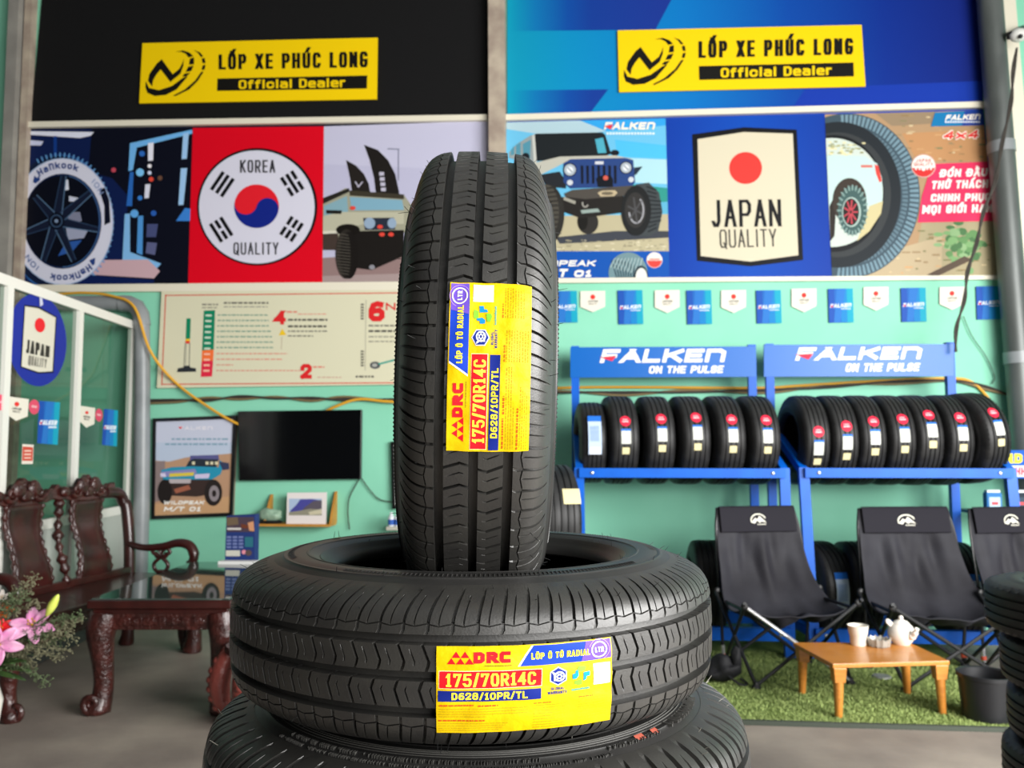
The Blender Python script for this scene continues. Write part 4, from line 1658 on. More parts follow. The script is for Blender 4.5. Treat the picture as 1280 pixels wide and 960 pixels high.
def make_label(parent, M, a_mid, w0, k=1.0, turned=False):
    """wrap the label on the tread; a_mid = bearing of its middle, w0 = axial position (m) of its centre line"""
    U = 0.000153 * k
    flat = Art(lambda u, v, L: Vector(((u - 560) * U, (300 - v) * U * .9, L * .00022)))
    art = label_art(lambda u, v, L: Vector(((u - 560) * U, (300 - v) * U * .9, L * .00022)))
    sheet = MB()
    sheet.add([((-560) * U, -270 * U, 0), (560 * U, -270 * U, 0), (560 * U, 270 * U, 0), (-560 * U, 270 * U, 0)], [(0, 1, 2, 3)], M_paper)

    def wrap(mb):
        mb = bend(mb, .006)
        vs = []
        for s, t, L in mb.v:
            r = .3016 + L
            if turned:            # lettering runs up the wheel: the label's own width follows the tread
                ax, ar = w0 - t, -s
            else:
                ax, ar = w0 + t, s
            crown = interp(CROWN, min(abs(ax) * 1000, 64)) / 1000 - .300
            # small creases of the paper over the ribs
            cr = .0005 * math.sin(ax * 260 + ar * 40) + .0004 * math.sin(ar * 170 - ax * 90)
            rr = r + crown + cr
            th = a_mid + ar / .3
            vs.append((rr * math.cos(th), rr * math.sin(th), ax))
        mb.v = vs
        return mb
    o = wrap(sheet).build('paper_label', M_paper, parent, smooth=60)
    o.matrix_local = M
    o['label'] = 'yellow paper label with red and blue size print'
    p = wrap(art.mb).build('label_print', None, o, smooth=60, recalc=False)
    return o

# ------------------------------------------------------------ right half: racks, shop tyres, camp chairs, low table
M_blue = mat('blue_rack_paint', '#0060cc', 0.38, 0, 0.25, vary=(6, 0.0, '#0056bc'))
M_hdr = mat('blue_header_panel', '#0a62b8', 0.3, 0, 0.25)
M_bolt = mat('bright_bolt', '#cfd3d8', 0.3, 0.8)


def shop_tyre_meshes(R=.29, W=.2):
    X = Matrix.Rotation(math.pi / 2, 4, 'Y')
    w = W / 2
    g = .0048
    tp = []
    crown = [(-w, R - .052), (-w * .95, R - .03), (-w * .86, R - .012), (-w * .74, R - .004)]
    gro = (-.5, -.17, .17, .5)
    pts = crown[:]
    for c in gro:
        pts += [(c * w - g, R - .0012), (c * w - g * .8, R - .009), (c * w + g * .8, R - .009), (c * w + g, R - .0012)]
        if c != .5:
            pts += [(c * w + w * .165, R)]
    pts += [(-a, r) for a, r in crown[::-1]]
    tread = MB().lathe([(r, a) for a, r in pts], 72, M=X)
    n = 60                                     # short shoulder cuts as thin ribs' gaps
    for sg in (-1, 1):
        for i in range(n):
            a0 = 2 * math.pi * i / n
            q = []
            for da, ww, rr in ((0, .80, R - .0055), (.035, .80, R - .0055), (.035, .93, R - .022), (0, .93, R - .022)):
                q.append(X @ Vector(((rr + .0012) * math.cos(a0 + da), (rr + .0012) * math.sin(a0 + da), sg * w * ww)))
            tread.add(q, [(0, 1, 2, 3)])
    sp = [(R - .052, w), (R - .062, w * 1.02), (R - .066, w * 1.05), (R - .085, w * 1.06), (R - .1, w * 1.03), (R - .103, w * 1.05), (R - .107, w * 1.03), (R - .118, w * .94), (R - .125, w * .84), (R - .128, w * .74)]
    s1 = MB().lathe(sp, 60, M=X)
    s2 = MB().lathe([(r, -z) for r, z in sp], 60, M=X)
    ip = [(R - .128, w * .74), (R - .11, w * .9), (R - .07, w * .94), (R - .03, w * .7), (R - .018, 0)]
    inn = MB().lathe(ip + [(r, -z) for r, z in ip[-2::-1]], 48, M=X)
    return tread, s1, s2, inn


SR, SW_ = .29, .2


def tread_patch(mb, x0, x1, e0, e1, m, lift=.0018, n=6, rnd=False, R=SR):
    """a paper patch on the tread between bearings e0..e1 (degrees above level, facing -y)"""
    cols = []
    if rnd:
        pts = [((x0 + x1) / 2, (e0 + e1) / 2)]
        for k in range(24):
            an = 2 * math.pi * k / 24
            pts.append(((x0 + x1) / 2 + (x1 - x0) / 2 * math.cos(an), (e0 + e1) / 2 + (e1 - e0) / 2 * math.sin(an)))
        vs = [(x, -(R + lift) * math.cos(math.radians(e)), (R + lift) * math.sin(math.radians(e))) for x, e in pts]
        return mb.add(vs, [(0, k, k % 24 + 1) for k in range(1, 25)], m)
    vs, fs = [], []
    for i in range(n + 1):
        e = math.radians(e0 + (e1 - e0) * i / n)
        for x in (x0, x1):
            vs.append((x, -(R + lift) * math.cos(e), (R + lift) * math.sin(e)))
    for i in range(n):
        fs.append((2 * i, 2 * i + 1, 2 * i + 3, 2 * i + 2))
    return mb.add(vs, fs, m)


M_stR, M_stW, M_stY, M_stB = ink('#df2b45'), ink('#d6d8d0'), ink('#d8ce9e'), ink('#2a6fd0')
_proto = {}


def bg_tyre(label, loc, rx=0.0, ry=0.0, rz=0.0, style='round', group=None, k=1.0, kw=1.0):
    """one shop tyre, axis along x; style sets which stickers it carries"""
    t = thing('tyre', label, 'tyre', loc, 0, group)
    t.rotation_euler = (rx, ry, rz)
    if 'me' not in _proto:
        tr, s1, s2, inn = shop_tyre_meshes(SR, SW_)
        _proto['me'] = []
        for nm, mb, m in (('tread', tr, M_rubbg), ('sidewall', s1, M_rubbg), ('sidewall', s2, M_rubbg), ('inner_liner', inn, M_rubin)):
            o = mb.build(nm, m, t, smooth=35)
            _proto['me'].append((nm, o.data))
            o.scale = (k * kw, k, k)
    else:
        for nm, me in _proto['me']:
            o = bpy.data.objects.new(nm, me)
            COL.objects.link(o)
            o.parent = t
            o.scale = (k * kw, k, k)
    if style == 'round':
        a = MB()
        tread_patch(a, -.034, .034, 19, 33, M_stR, .0022, rnd=True)
        tread_patch(a, -.02, .02, 24.5, 26, ink('#f0c6c8'), .0028)
        tread_patch(a, -.016, .016, 27.5, 28.5, ink('#f0c6c8'), .0028)
        o = a.build('round_sticker', None, t, smooth=0)
        a = MB()
        tread_patch(a, -.03, .03, -3, 14, M_stW, .002)
        tread_patch(a, -.03, .03, 13, 15.5, M_stB, .0026)
        for j in range(4):
            tread_patch(a, -.022, .02 - .006 * (j % 2), -1 + j * 3.2, .2 + j * 3.2, ink('#9fb0b8'), .0026, 2)
        a.build('size_label', None, t, smooth=0)
        a = MB()
        tread_patch(a, -.024, .022, -16, -7.5, M_stY, .002)
        a.build('price_tag', None, t, smooth=0)
    elif style == 'blue':
        a = MB()
        tread_patch(a, -.042, .042, -28, 18, ink('#b9cbe4'), .002)
        tread_patch(a, -.042, .042, 14, 22, M_stB, .0026)
        tread_patch(a, -.036, .036, -28, -19, ink('#d8dfe8'), .0026)
        for j in range(6):
            tread_patch(a, -.03 + j * .01, -.026 + j * .01, -12, 8, ink('#5f86c8'), .0026)
        a.build('size_label', None, t, smooth=0)
    return t


def rack(name_lbl, hx0, hx1, hy0, hy1, bx0, bx1, by, fx0, fx1, off, sc, quadF, tri, quadO):
    YB, YF, YL = 5.95, 5.37, 5.29
    base = on_y((hx0 + hx1) / 2, 795, YB)
    base.z = 0
    t = thing('tyre_rack', name_lbl, 'rack', base)
    HL, HR = on_y(hx0 + 6, hy0, YB), on_y(hx1 - 6, hy0, YB)
    ztop = HL.z
    zf = on_y((bx0 + bx1) / 2, by, YF).z
    FL, FR = on_y(bx0, by, YF), on_y(bx1, by, YF)
    BLx, BRx = on_y(fx0, 800, YL).x, on_y(fx1, 800, YL).x
    for P in (HL, HR):
        MB().beam((P.x, YB, 0), (P.x, YB, ztop), .055, .05, up=(0, 1, 0)).build('upright', M_blue, t, smooth=0, off=base)
    zl = .155
    for F, H, bx in ((FL, HL, BLx), (FR, HR, BRx)):
        MB().beam((bx, YL, 0), (F.x, YF, zf + .03), .06, .045, up=(0, 1, 0)).build('front_leg', M_blue, t, smooth=0, off=base)
        MB().beam((H.x, YB - .02, zf + .3), (F.x, YF, zf + .01), .045, .05).build('side_arm', M_blue, t, smooth=0, off=base)
        MB().beam((H.x, YB - .02, zl + .02), (bx, YL + .03, zl), .045, .05).build('side_arm', M_blue, t, smooth=0, off=base)
    for y, z in ((YF - .03, zf), (YB - .1, zf)):
        MB().beam((FL.x if y < 5.5 else HL.x, y, z), (FR.x if y < 5.5 else HR.x, y, z), .045, .058).build('tyre_bar', M_blue, t, smooth=0, off=base)
    for y, z in ((YL - .02, zl), (YB - .18, zl)):
        MB().beam((BLx if y < 5.5 else HL.x, y, z), (BRx if y < 5.5 else HR.x, y, z), .045, .075).build('tyre_bar', M_blue, t, smooth=0, off=base)
    for F, y, z, dx in ((FL, YF - .054, zf, .08), (FR, YF - .054, zf, -.08)):
        MB().ball((F.x + dx, y, z), .012, sc=(1, .5, 1)).build('bolt', M_bolt, t, off=base)
    for x, dx in ((BLx, .06), (BRx, -.06)):
        MB().ball((x + dx, YL - .044, zl), .013, sc=(1, .5, 1)).build('bolt', M_bolt, t, off=base)
    P = [on_y(*q, YB - .03) for q in ((hx0, hy0 + 1), (hx1, hy0), (hx1, hy1), (hx0, hy1 + 1))]
    hp = MB().prism(P, (0, 1, 0), .02).build('header_panel', M_hdr, t, smooth=0, off=base)
    a = Art(wall_map(YB - .031), off, sc)
    a.text('FALKEn', None, '#f4f4f0', 1, .3, .12, .14, quad=quadF, tv=.27)
    a.poly(tri, '#e2344a', 2)
    a.text('ON THE PULSE', None, '#f4f4f0', 1, .26, .14, .1, quad=quadO, tv=.22)
    a.build('header_lettering', hp, base)
    return t, zf, zl


_, ZF1, ZL1 = rack('left blue tyre rack holding six tyres under a white lettered header', 713, 945, 433, 471, 724, 980, 591, 728, 987, (690, 340), 3.43,
                   [(212, 331), (750, 329), (746, 386), (204, 390)], [(204, 366), (278, 358), (258, 382)], [(416, 403), (738, 401), (734, 433), (414, 435)])
_, ZF2, ZL2 = rack('right blue tyre rack holding seven tyres under a white lettered header', 955, 1192, 430, 470, 1004, 1262, 591, 1018, 1284, (940, 340), 3.2,
                   [(182, 302), (684, 298), (680, 348), (172, 354)], [(174, 330), (246, 326), (226, 350)], [(376, 366), (674, 364), (670, 396), (372, 399)])

TYC = 5.62
ZC = ZF1 + .03 + math.sqrt(.29 ** 2 - .235 ** 2) + .02
ZC = on_y(840, 550, TYC).z
G1 = 'tyres on the left rack'
ordw = ['second', 'third', 'fourth', 'fifth']
p = on_y(737, 555, TYC)
bg_tyre('small tyre at the left end of the left rack, blue and white label', (p.x, TYC, ZC - .016), style='blue', group=G1, k=.92, kw=.92, rx=math.radians(-13), rz=math.radians(6))
for i, (px, roll) in enumerate(((771, -2), (814, 1), (856, 3), (898, 0), (939, -1))):
    p = on_y(px, 550, TYC)
    lb = 'tyre at the right end of the left rack, red round sticker' if i == 4 else '%s tyre from the left on the left rack, red round sticker' % ordw[i]
    bg_tyre(lb, (p.x, TYC, ZC), math.radians(-roll), 0, math.radians(9), 'round', G1, kw=.95)
G2 = 'tyres on the right rack'
ordw = ['second', 'third', 'fourth', 'fifth', 'sixth']
for i, (px, roll) in enumerate(((1002, -16), (1036, -9), (1069, -3), (1104, 0), (1137, 6), (1173, 2))):
    p = on_y(px, 553, TYC)
    lb = 'leftmost tyre on the right rack, red sticker set lowest' if i == 0 else '%s tyre from the left on the right rack, red round sticker' % ordw[i - 1]
    bg_tyre(lb, (p.x, TYC, ZC), math.radians(-roll), math.radians(0), math.radians(6), 'round', G2, kw=.86)
p = on_y(1206, 545, TYC)
bg_tyre('turned tyre at the right end of the right rack, a gap on its left', (p.x, TYC - .02, ZC + .012), math.radians(-6), math.radians(-4), math.radians(16), 'round', G2, kw=.95)

# lower tier
ZLOW = .155 + .03 + .205
for px, lb, st, rz in ((883, 'plain tyre on the lower left rack behind the left camp chair', 'none', 0), (1022, 'tyre with blue label on the lower right rack between the two left chairs', 'blue', 15),
                       (1068, 'plain tyre partly behind the middle camp chair on the lower right rack', 'none', 2),
                       (1192, 'tyre with blue label on the lower rack, seen between middle and right chairs', 'blue', 0)):
    p = on_y(px, 740, 5.58)
    bg_tyre(lb, (p.x, 5.58, ZLOW), math.radians(-4), 0, math.radians(rz), st, 'tyres on the lower tiers', k=1.0)

# tyre seen just right of the upright tyre, on a short pile hidden by the hero stack
p = on_y(690, 650, 4.6)
zc = p.z
pile = 3
ph = (zc - .3) / pile
for i in range(pile):
    t = bg_tyre('plain tyre of the short pile hidden behind the centre stack', (p.x, 4.6, ph * (i + .5)), 0, math.pi / 2, 0, 'none', 'short pile behind the centre stack', kw=ph / .212)
t = bg_tyre('worn grey ribbed tyre just right of the upright tyre, cream tag on top', (p.x, 4.6, zc + .002), math.radians(10), 0, math.radians(14), 'none', k=1.03, kw=1.0)
a = MB()
tread_patch(a, .0, .09, 30, 46, M_stY, .0045, R=SR * 1.03)
a.build('cream_tag', None, t, smooth=0)

# ------------------------------------------------------------ right foreground stack
c0 = at_d(1382, 800, 2.42)
G3 = 'stack of black tyres at the right edge'
nst = 6
hh = .151
offs = [.02, -.01, .035, .055, .04, 0.0]
wd = ['bottom', 'second from the bottom', 'third from the bottom', 'third from the top', 'second from the top', 'top']
for i in range(nst):
    q = c0 + RGT * offs[i]
    bg_tyre('%s tyre of the black stack at the right edge of the photo' % wd[i], (q.x, q.y, hh * (i + .5)), 0, math.pi / 2, 0, 'none', G3, k=1.03, kw=hh / .2135)

# ------------------------------------------------------------ artificial grass
M_grass = mat('artificial_grass', '#9aae68', 0.85, 0, 0.15, bump=(260, 1.0, 0.02), vary=(38, 0.0, '#7f9650'))
gm = MB()
A = on_z(860, 903, 0)
B = on_z(1285, 915, 0)
u = (B - A).normalized()
gp = [A - u * .25, B + u * .25]
gm.add([(gp[0].x, gp[0].y, .001), (gp[1].x, gp[1].y, .001), (gp[1].x, 6.05, .001), (gp[0].x, 6.05, .001),
        (gp[0].x, gp[0].y, .016), (gp[1].x, gp[1].y, .016), (gp[1].x, 6.05, .016), (gp[0].x, 6.05, .016)],
       [(0, 3, 2, 1), (4, 5, 6, 7), (0, 1, 5, 4), (1, 2, 6, 5), (2, 3, 7, 6), (3, 0, 4, 7)], M_grass)
mato = thing('grass_mat', 'green artificial grass mat under the camp chairs and low table', 'mat', ((gp[0] + gp[1]) / 2))
gm.build('mat_base', M_grass, mato, smooth=0, off=(gp[0] + gp[1]) / 2)
bl = MB()                                    # short pile blades over the visible part
g = random.Random(4)
M_edge = mat('dark_mat_edge', '#3f463c', .8)
MB().beam(Vector((gp[0].x, gp[0].y - .008, .011)), Vector((gp[1].x, gp[1].y - .008, .011)), .022, .02).build('mat_edge', M_edge, mato, smooth=0, off=(gp[0] + gp[1]) / 2)
M_bladeA, M_bladeB = mat('grass_blade_light', '#a8b972', .8, 0, .2), mat('grass_blade_dark', '#88995a', .8, 0, .2)
x0, x1, y0 = gp[0].x, gp[1].x, min(gp[0].y, gp[1].y)
for i in range(34000):
    x = g.uniform(x0, x1)
    yl = gp[0].y + (gp[1].y - gp[0].y) * (x - x0) / (x1 - x0)
    y = yl + (5.4 - yl) * g.random() ** 1.4
    an = g.uniform(0, math.pi)
    w, h = .0028, g.uniform(.007, .014)
    dx, dy = math.cos(an) * w, math.sin(an) * w
    lx, ly = g.uniform(-.01, .01), g.uniform(-.01, .01)
    bl.add([(x - dx, y - dy, .015), (x + dx, y + dy, .015), (x + lx, y + ly, .015 + h)], [(0, 1, 2)], M_bladeA if g.random() < .55 else M_bladeB)
o = bl.build('grass_pile', None, mato, smooth=0, off=(gp[0] + gp[1]) / 2, recalc=False)
o['kind'] = 'stuff'
GZ = .017

# ------------------------------------------------------------ low wooden table and tea things
M_oak = mat('honey_wood', '#cf8a3c', 0.32, 0, 0.5, vary=(9, 0.0, '#bf7830'), stretch=(1, 9, 9), coat=.2)
ZTB = .268
C4 = [on_z(991, 803, ZTB), on_z(1137, 803, ZTB), on_z(1187, 826, ZTB), on_z(1041, 830, ZTB)]
cen = sum(C4, Vector()) / 4
tb = thing('low_table', 'low honey-coloured wooden table with tapered legs on the grass mat', 'table', (cen.x, cen.y, GZ - .001))
off = Vector((cen.x, cen.y, GZ - .001))
MB().prism([p - Vector((0, 0, .02)) for p in C4], (0, 0, 1), .02).build('tabletop', M_oak, tb, smooth=0, off=off, bevel=.003)
for i, q in enumerate(C4):
    d = (Vector((cen.x, cen.y, ZTB)) - q)
    q2 = q + d * .13
    foot = Vector((q2.x, q2.y, GZ)) - d * .02
    m = MB()
    m.lathe([(.0165, 0), (.0175, .004), (.024, ZTB - .1), (.024, ZTB - .022 - GZ)], 20, capb=True)
    m.v = [(x + foot.x + (q2.x - foot.x) * z / .2, y + foot.y + (q2.y - foot.y) * z / .2, z + GZ) for x, y, z in m.v]
    lg = m.build('leg', M_oak, tb, off=off)
    ex = (C4[1] - C4[0]).normalized()
    ey = Vector((-ex.y, ex.x, 0))
    b = MB().box((0, 0, 0), (.062, .058, .07), taper=.82)
    b.v = [tuple(Vector((q2.x, q2.y, ZTB - .055)) + ex * x + ey * y + Vector((0, 0, z))) for x, y, z in b.v]
    b.build('bracket', M_oak, lg, smooth=0, off=off, bevel=.003)

M_por = mat('white_porcelain', '#efe9df', 0.16, 0, 0.5)
M_por2 = mat('matte_white_cup', '#f0eade', 0.35, 0, 0.5)
q = on_z(1073, 806, ZTB)
cup = thing('cup', 'white banded cup on the left of the low table', 'cup', (q.x, q.y, ZTB))
MB().lathe([(.0, .002), (.037, .0), (.039, .003), (.042, .05), (.0435, .052), (.045, .054), (.051, .097), (.052, .1), (.049, .1), (.046, .09), (.04, .05), (.034, .012), (0, .01)], 36).build('body', M_por2, cup)
q = on_z(1127, 805, ZTB)
pot = thing('teapot', 'white porcelain teapot on the back right of the low table', 'teapot', (q.x, q.y, ZTB), YAW)
MB().lathe([(0, .001), (.04, 0), (.043, .004), (.058, .025), (.066, .05), (.064, .075), (.052, .096), (.04, .104)], 36).build('body', M_por, pot)
ld = MB().lathe([(.042, .103), (.041, .108), (.028, .119), (.014, .124), (0, .125)], 32).build('lid', M_por, pot)
MB().ball((0, 0, .134), .0125, sc=(1, 1, .95)).build('knob', M_por, ld)
MB().tube(smooth_path([(.022, -.05, .05), (.03, -.072, .06), (.034, -.088, .083), (.038, -.096, .098)], 5), [.02] * 5 + [.015] * 5 + [.011] * 6, 14).build('spout', M_por, pot)
MB().tube(smooth_path([(-.05, .0, .09), (-.07, .005, .112), (-.062, .01, .118), (-.045, .0, .1)], 5), .008, 10).build('handle', M_por, pot)
q = on_z(1099, 808, ZTB)
M_crys = mat('cut_glass', '#cfcabf', 0.12, 0.0, 0.6)
M_crys.node_tree.nodes['Principled BSDF'].inputs['Transmission Weight'].default_value = .55
m = MB()
prof = [(.0, .004), (.045, .0), (.05, .006), (.056, .04), (.052, .042), (.044, .012), (0, .01)]
m.lathe(prof, 36)
m.v = [(x * (1 + .06 * math.cos(12 * math.atan2(y, x))), y * (1 + .06 * math.cos(12 * math.atan2(y, x))), z * (1 + .12 * math.cos(12 * math.atan2(y, x)))) for x, y, z in m.v]
asht = thing('ashtray', 'cut-glass ashtray between cup and teapot on the low table', 'ashtray', (q.x, q.y, ZTB))
m.build('bowl', M_crys, asht, smooth=20)

# ------------------------------------------------------------ bucket, bag, lid
M_bucket = mat('black_plastic', '#1b1c1f', 0.4, 0, 0.5)
q = on_z(1234, 897, GZ)
bk = thing('bucket', 'black plastic bucket on the grass beside the low table', 'bucket', (q.x, q.y, GZ))
MB().lathe([(0, .004), (.1, 0), (.105, .004), (.12, .188), (.127, .19), (.127, .207), (.123, .209), (.114, .203), (.1, .012), (0, .01)], 48).build('body', M_bucket, bk)
q = on_z(900, 852, GZ)
bag = thing('bag', 'crumpled black cloth bag on the grass beside the centre stack', 'bag', (q.x, q.y, GZ))
M_cloth = mat('black_cloth', '#17171a', 0.7, 0, 0.3, bump=(40, .4))
m = MB().ball((0, 0, .07), .11, seg=28, rings=18, sc=(1.0, .7, .62))
g = random.Random(11)
from mathutils import noise as _ns
m.v = [tuple(Vector(v) + Vector(v).normalized() * .035 * _ns.noise(Vector(v) * 17) + Vector((v[2] * .25, 0, 0))) for v in m.v]
m.v = [(x, y, max(z, 0)) for x, y, z in m.v]
m.build('cloth_body', M_cloth, bag, smooth=70, subd=1)
m = MB().ball((.085, -.02, .13), .045, seg=20, rings=12, sc=(.7, .8, 1.5))
m.v = [tuple(Vector(v) + Vector((1, 1, 1)) * .012 * _ns.noise(Vector(v) * 30)) for v in m.v]
m.build('gathered_top', M_cloth, bag, smooth=70)
MB().tube(smooth_path([(.03, -.06, .05), (.09, -.09, .012), (.13, -.07, .01), (.1, -.04, .03)], 5), .006, 8).build('strap', M_cloth, bag)
q = on_z(1102, 846, GZ)
ld = thing('lid', 'small round grey lid on the grass under the low table', 'lid', (q.x, q.y, GZ))
MB().lathe([(0, .008), (.045, .008), (.05, .004), (.052, 0), (.0, .0)], 28).build('disc', mat('grey_metal_lid', '#8e9189', .4, .3), ld)

# ------------------------------------------------------------ camp chairs
M_fab = mat('charcoal_camp_fabric', '#303036', 0.65, 0, 0.2, bump=(120, .15, .003), vary=(3, 0.0, '#1f1e23'))
M_fab2 = mat('charcoal_headrest_fabric', '#26252b', 0.8, 0, 0.1, bump=(120, .15, .003))
M_leg = mat('black_steel_tube', '#1a1b1d', 0.35, .2, 0.5)
M_silver = mat('bare_aluminium_tube', '#c9c9cc', 0.25, .85, 0.5)
M_logo = mat('cream_print', '#d6d4c4', 0.6)
M_joint = mat('black_plastic_joint', '#101012', .5)
M_ring = mat('orange_red_ring', '#b5432a', .5)


def chair(label, loc, rz, seed, silver=True):
    t = thing('camp_chair', label, 'chair', loc, rz, 'black folding camp chairs on the grass')
    g = random.Random(seed)
    # sling: rows of (y, z, half width, sag) from the top edge down to the front of the seat
    rows_ = [(.34, .905, .235, .0), (.335, .90, .252, .004), (.325, .87, .258, .008), (.30, .80, .262, .012), (.285, .765, .264, .014), (.26, .70, .268, .035), (.22, .62, .276, .055), (.17, .54, .28, .075),
             (.10, .46, .30, .09), (.0, .40, .318, .10), (-.12, .372, .33, .095), (-.24, .37, .335, .085), (-.33, .388, .33, .07), (-.385, .41, .32, .058), (-.40, .405, .318, .06)]
    N = 28
    vs, fs = [], []
    for i, (y, z, hw, sag) in enumerate(rows_):
        for k in range(N + 1):
            u = k / N * 2 - 1
            s = sag * (1 - abs(u) ** 2.2)
            v = i / (len(rows_) - 1)
            wr = 1.35 * (.017 * math.sin(u * 6 + v * 7 + seed) + .015 * math.sin(u * 11 - v * 10 + seed * 2) + .008 * math.sin(u * 19 + v * 4 + seed)) * (1 if 4 < i < 13 else .25) * (1 - u * u * .8)
            vs.append((u * hw + .01 * math.sin(v * 9 + seed) * (1 - abs(u)), y + s * (.9 if z > .5 else .2) + wr, z - s * (.25 if z > .5 else .85) + wr * (.2 if z > .5 else .8)))
    for i in range(len(rows_) - 1):
        for k in range(N):
            a = i * (N + 1) + k
            fs.append((a, a + 1, a + N + 2, a + N + 1))
    m = MB()
    m.add(vs, fs)
    m.build('sling_seat', M_fab, t, smooth=70, solid=.006, subd=1)
    # padded head band with the printed mountain emblem
    hb = MB()
    hv, hf = [], []
    prof = [(.342, .91), (.325, .912), (.305, .90), (.288, .84), (.272, .78), (.268, .765), (.275, .76)]
    for i, (y, z) in enumerate(prof):
        for k in range(13):
            u = k / 12 * 2 - 1
            hv.append((u * .238, y + .006 * (1 - u * u) - .006, z))
    for i in range(len(prof) - 1):
        for k in range(12):
            a = i * 13 + k
            hf.append((a, a + 1, a + 14, a + 13))
    hb.add(hv, hf)
    h = hb.build('head_band', M_fab2, t, smooth=60)
    e = MB()

    def P(u, w, l=0):       # emblem sheet: u across (m), w up (m) on the band
        z = .84 + w
        y = .288 + (z - .84) * .28 - .004 - l
        return (u, y, z)
    outer = [P(.05 * math.cos(math.radians(a)), .04 * math.sin(math.radians(a)) - .012) for a in range(20, 205, 12)]
    inner = [P(.043 * math.cos(math.radians(a)), .033 * math.sin(math.radians(a)) - .012) for a in range(20, 205, 12)]
    n = len(outer)
    e.add(outer + inner, [(i, i + 1, n + i + 1, n + i) for i in range(n - 1)])
    e.add([P(-.046, -.024), P(-.02, .004), P(-.008, -.006), P(.008, .014), P(.05, -.026), P(.02, -.018), P(.008, -.026), P(-.01, -.012), P(-.024, -.03)], [tuple(range(9))])
    for j in range(6):
        e.add([P(-.008 + j * .009, -.038), P(-.002 + j * .009, -.038), P(-.002 + j * .009, -.031), P(-.008 + j * .009, -.031)], [(0, 1, 2, 3)])
    e.build('mountain_emblem', M_logo, h, smooth=0)
    # folding frame
    FL, FR = Vector((-.325, -.40, .425)), Vector((.325, -.40, .425))
    BL, BR = Vector((-.315, .12, .44)), Vector((.315, .12, .44))
    fFL, fFR = Vector((-.27, -.40, .012)), Vector((.27, -.40, .012))
    fBL, fBR = Vector((-.26, .20, .012)), Vector((.26, .20, .012))
    r = .0105
    for nm, A_, B_, mm in (('front_strut', FL, fFR, M_silver if silver else M_leg), ('front_strut', FR, fFL, M_leg), ('rear_strut', BL, fBR, M_leg), ('rear_strut', BR, fBL, M_leg),
                           ('side_strut', FL, fBL, M_leg), ('side_strut', BL + Vector((-.01, 0, 0)), fFL, M_leg), ('side_strut', FR, fBR, M_leg), ('side_strut', BR + Vector((.01, 0, 0)), fFR, M_leg)):
        MB().tube([A_, A_.lerp(B_, .5), B_], r, 10).build(nm, mm, t)
    for sg in (-1, 1):
        MB().tube(smooth_path([(sg * .26, .21, .1), (sg * .275, .2, .4), (sg * .265, .29, .75), (sg * .24, .345, .90)], 5), .0095, 10).build('back_tube', M_leg, t)
        MB().tube([(sg * .335, -.43, .445), (sg * .31, -.34, .395), (sg * .30, .04, .395)], .0095, 10).build('seat_tube', M_leg, t)
        MB().tube([(sg * .26, .21, .012), (sg * .26, .21, .12)], .012, 10).build('rear_leg', M_silver if sg < 0 else M_leg, t)
    for p_ in (FL, FR, BL, BR):
        MB().ball(p_, .021, sc=(1, .8, 1.1)).build('joint', M_joint, t)
    for p_ in (fFL, fFR, fBL, fBR):
        MB().lathe([(.0, 0), (.026, 0), (.026, .008), (.014, .02), (.012, .034), (0, .036)], 14, M=Matrix.Translation((p_.x, p_.y, 0))).build('foot', M_joint, t)
    for p_ in (fBL, fBR):
        MB().lathe([(.0115, .05), (.0165, .05), (.0165, .07), (.0115, .07)], 14, M=Matrix.Translation((p_.x, p_.y + .01, 0)), closed=True).build('ring', M_ring, t)
    t.scale = (1.0 + .1 * (seed == 3), .74, 1.0)
    return t


for lb, px, d, rz, sd, sv in (('left camp chair, black, with one bright silver front strut', 972, 4.86, 9, 1, True),
                              ('middle camp chair, black, behind the teapot and low table', 1163, 4.80, 3, 3, False),
                              ('right camp chair, black, cut off by the photo edge', 1306, 4.80, 9, 5, False)):
    q = at_d(px, 820, d)
    chair(lb, (q.x, q.y, GZ), YAW + math.radians(rz), sd, sv)

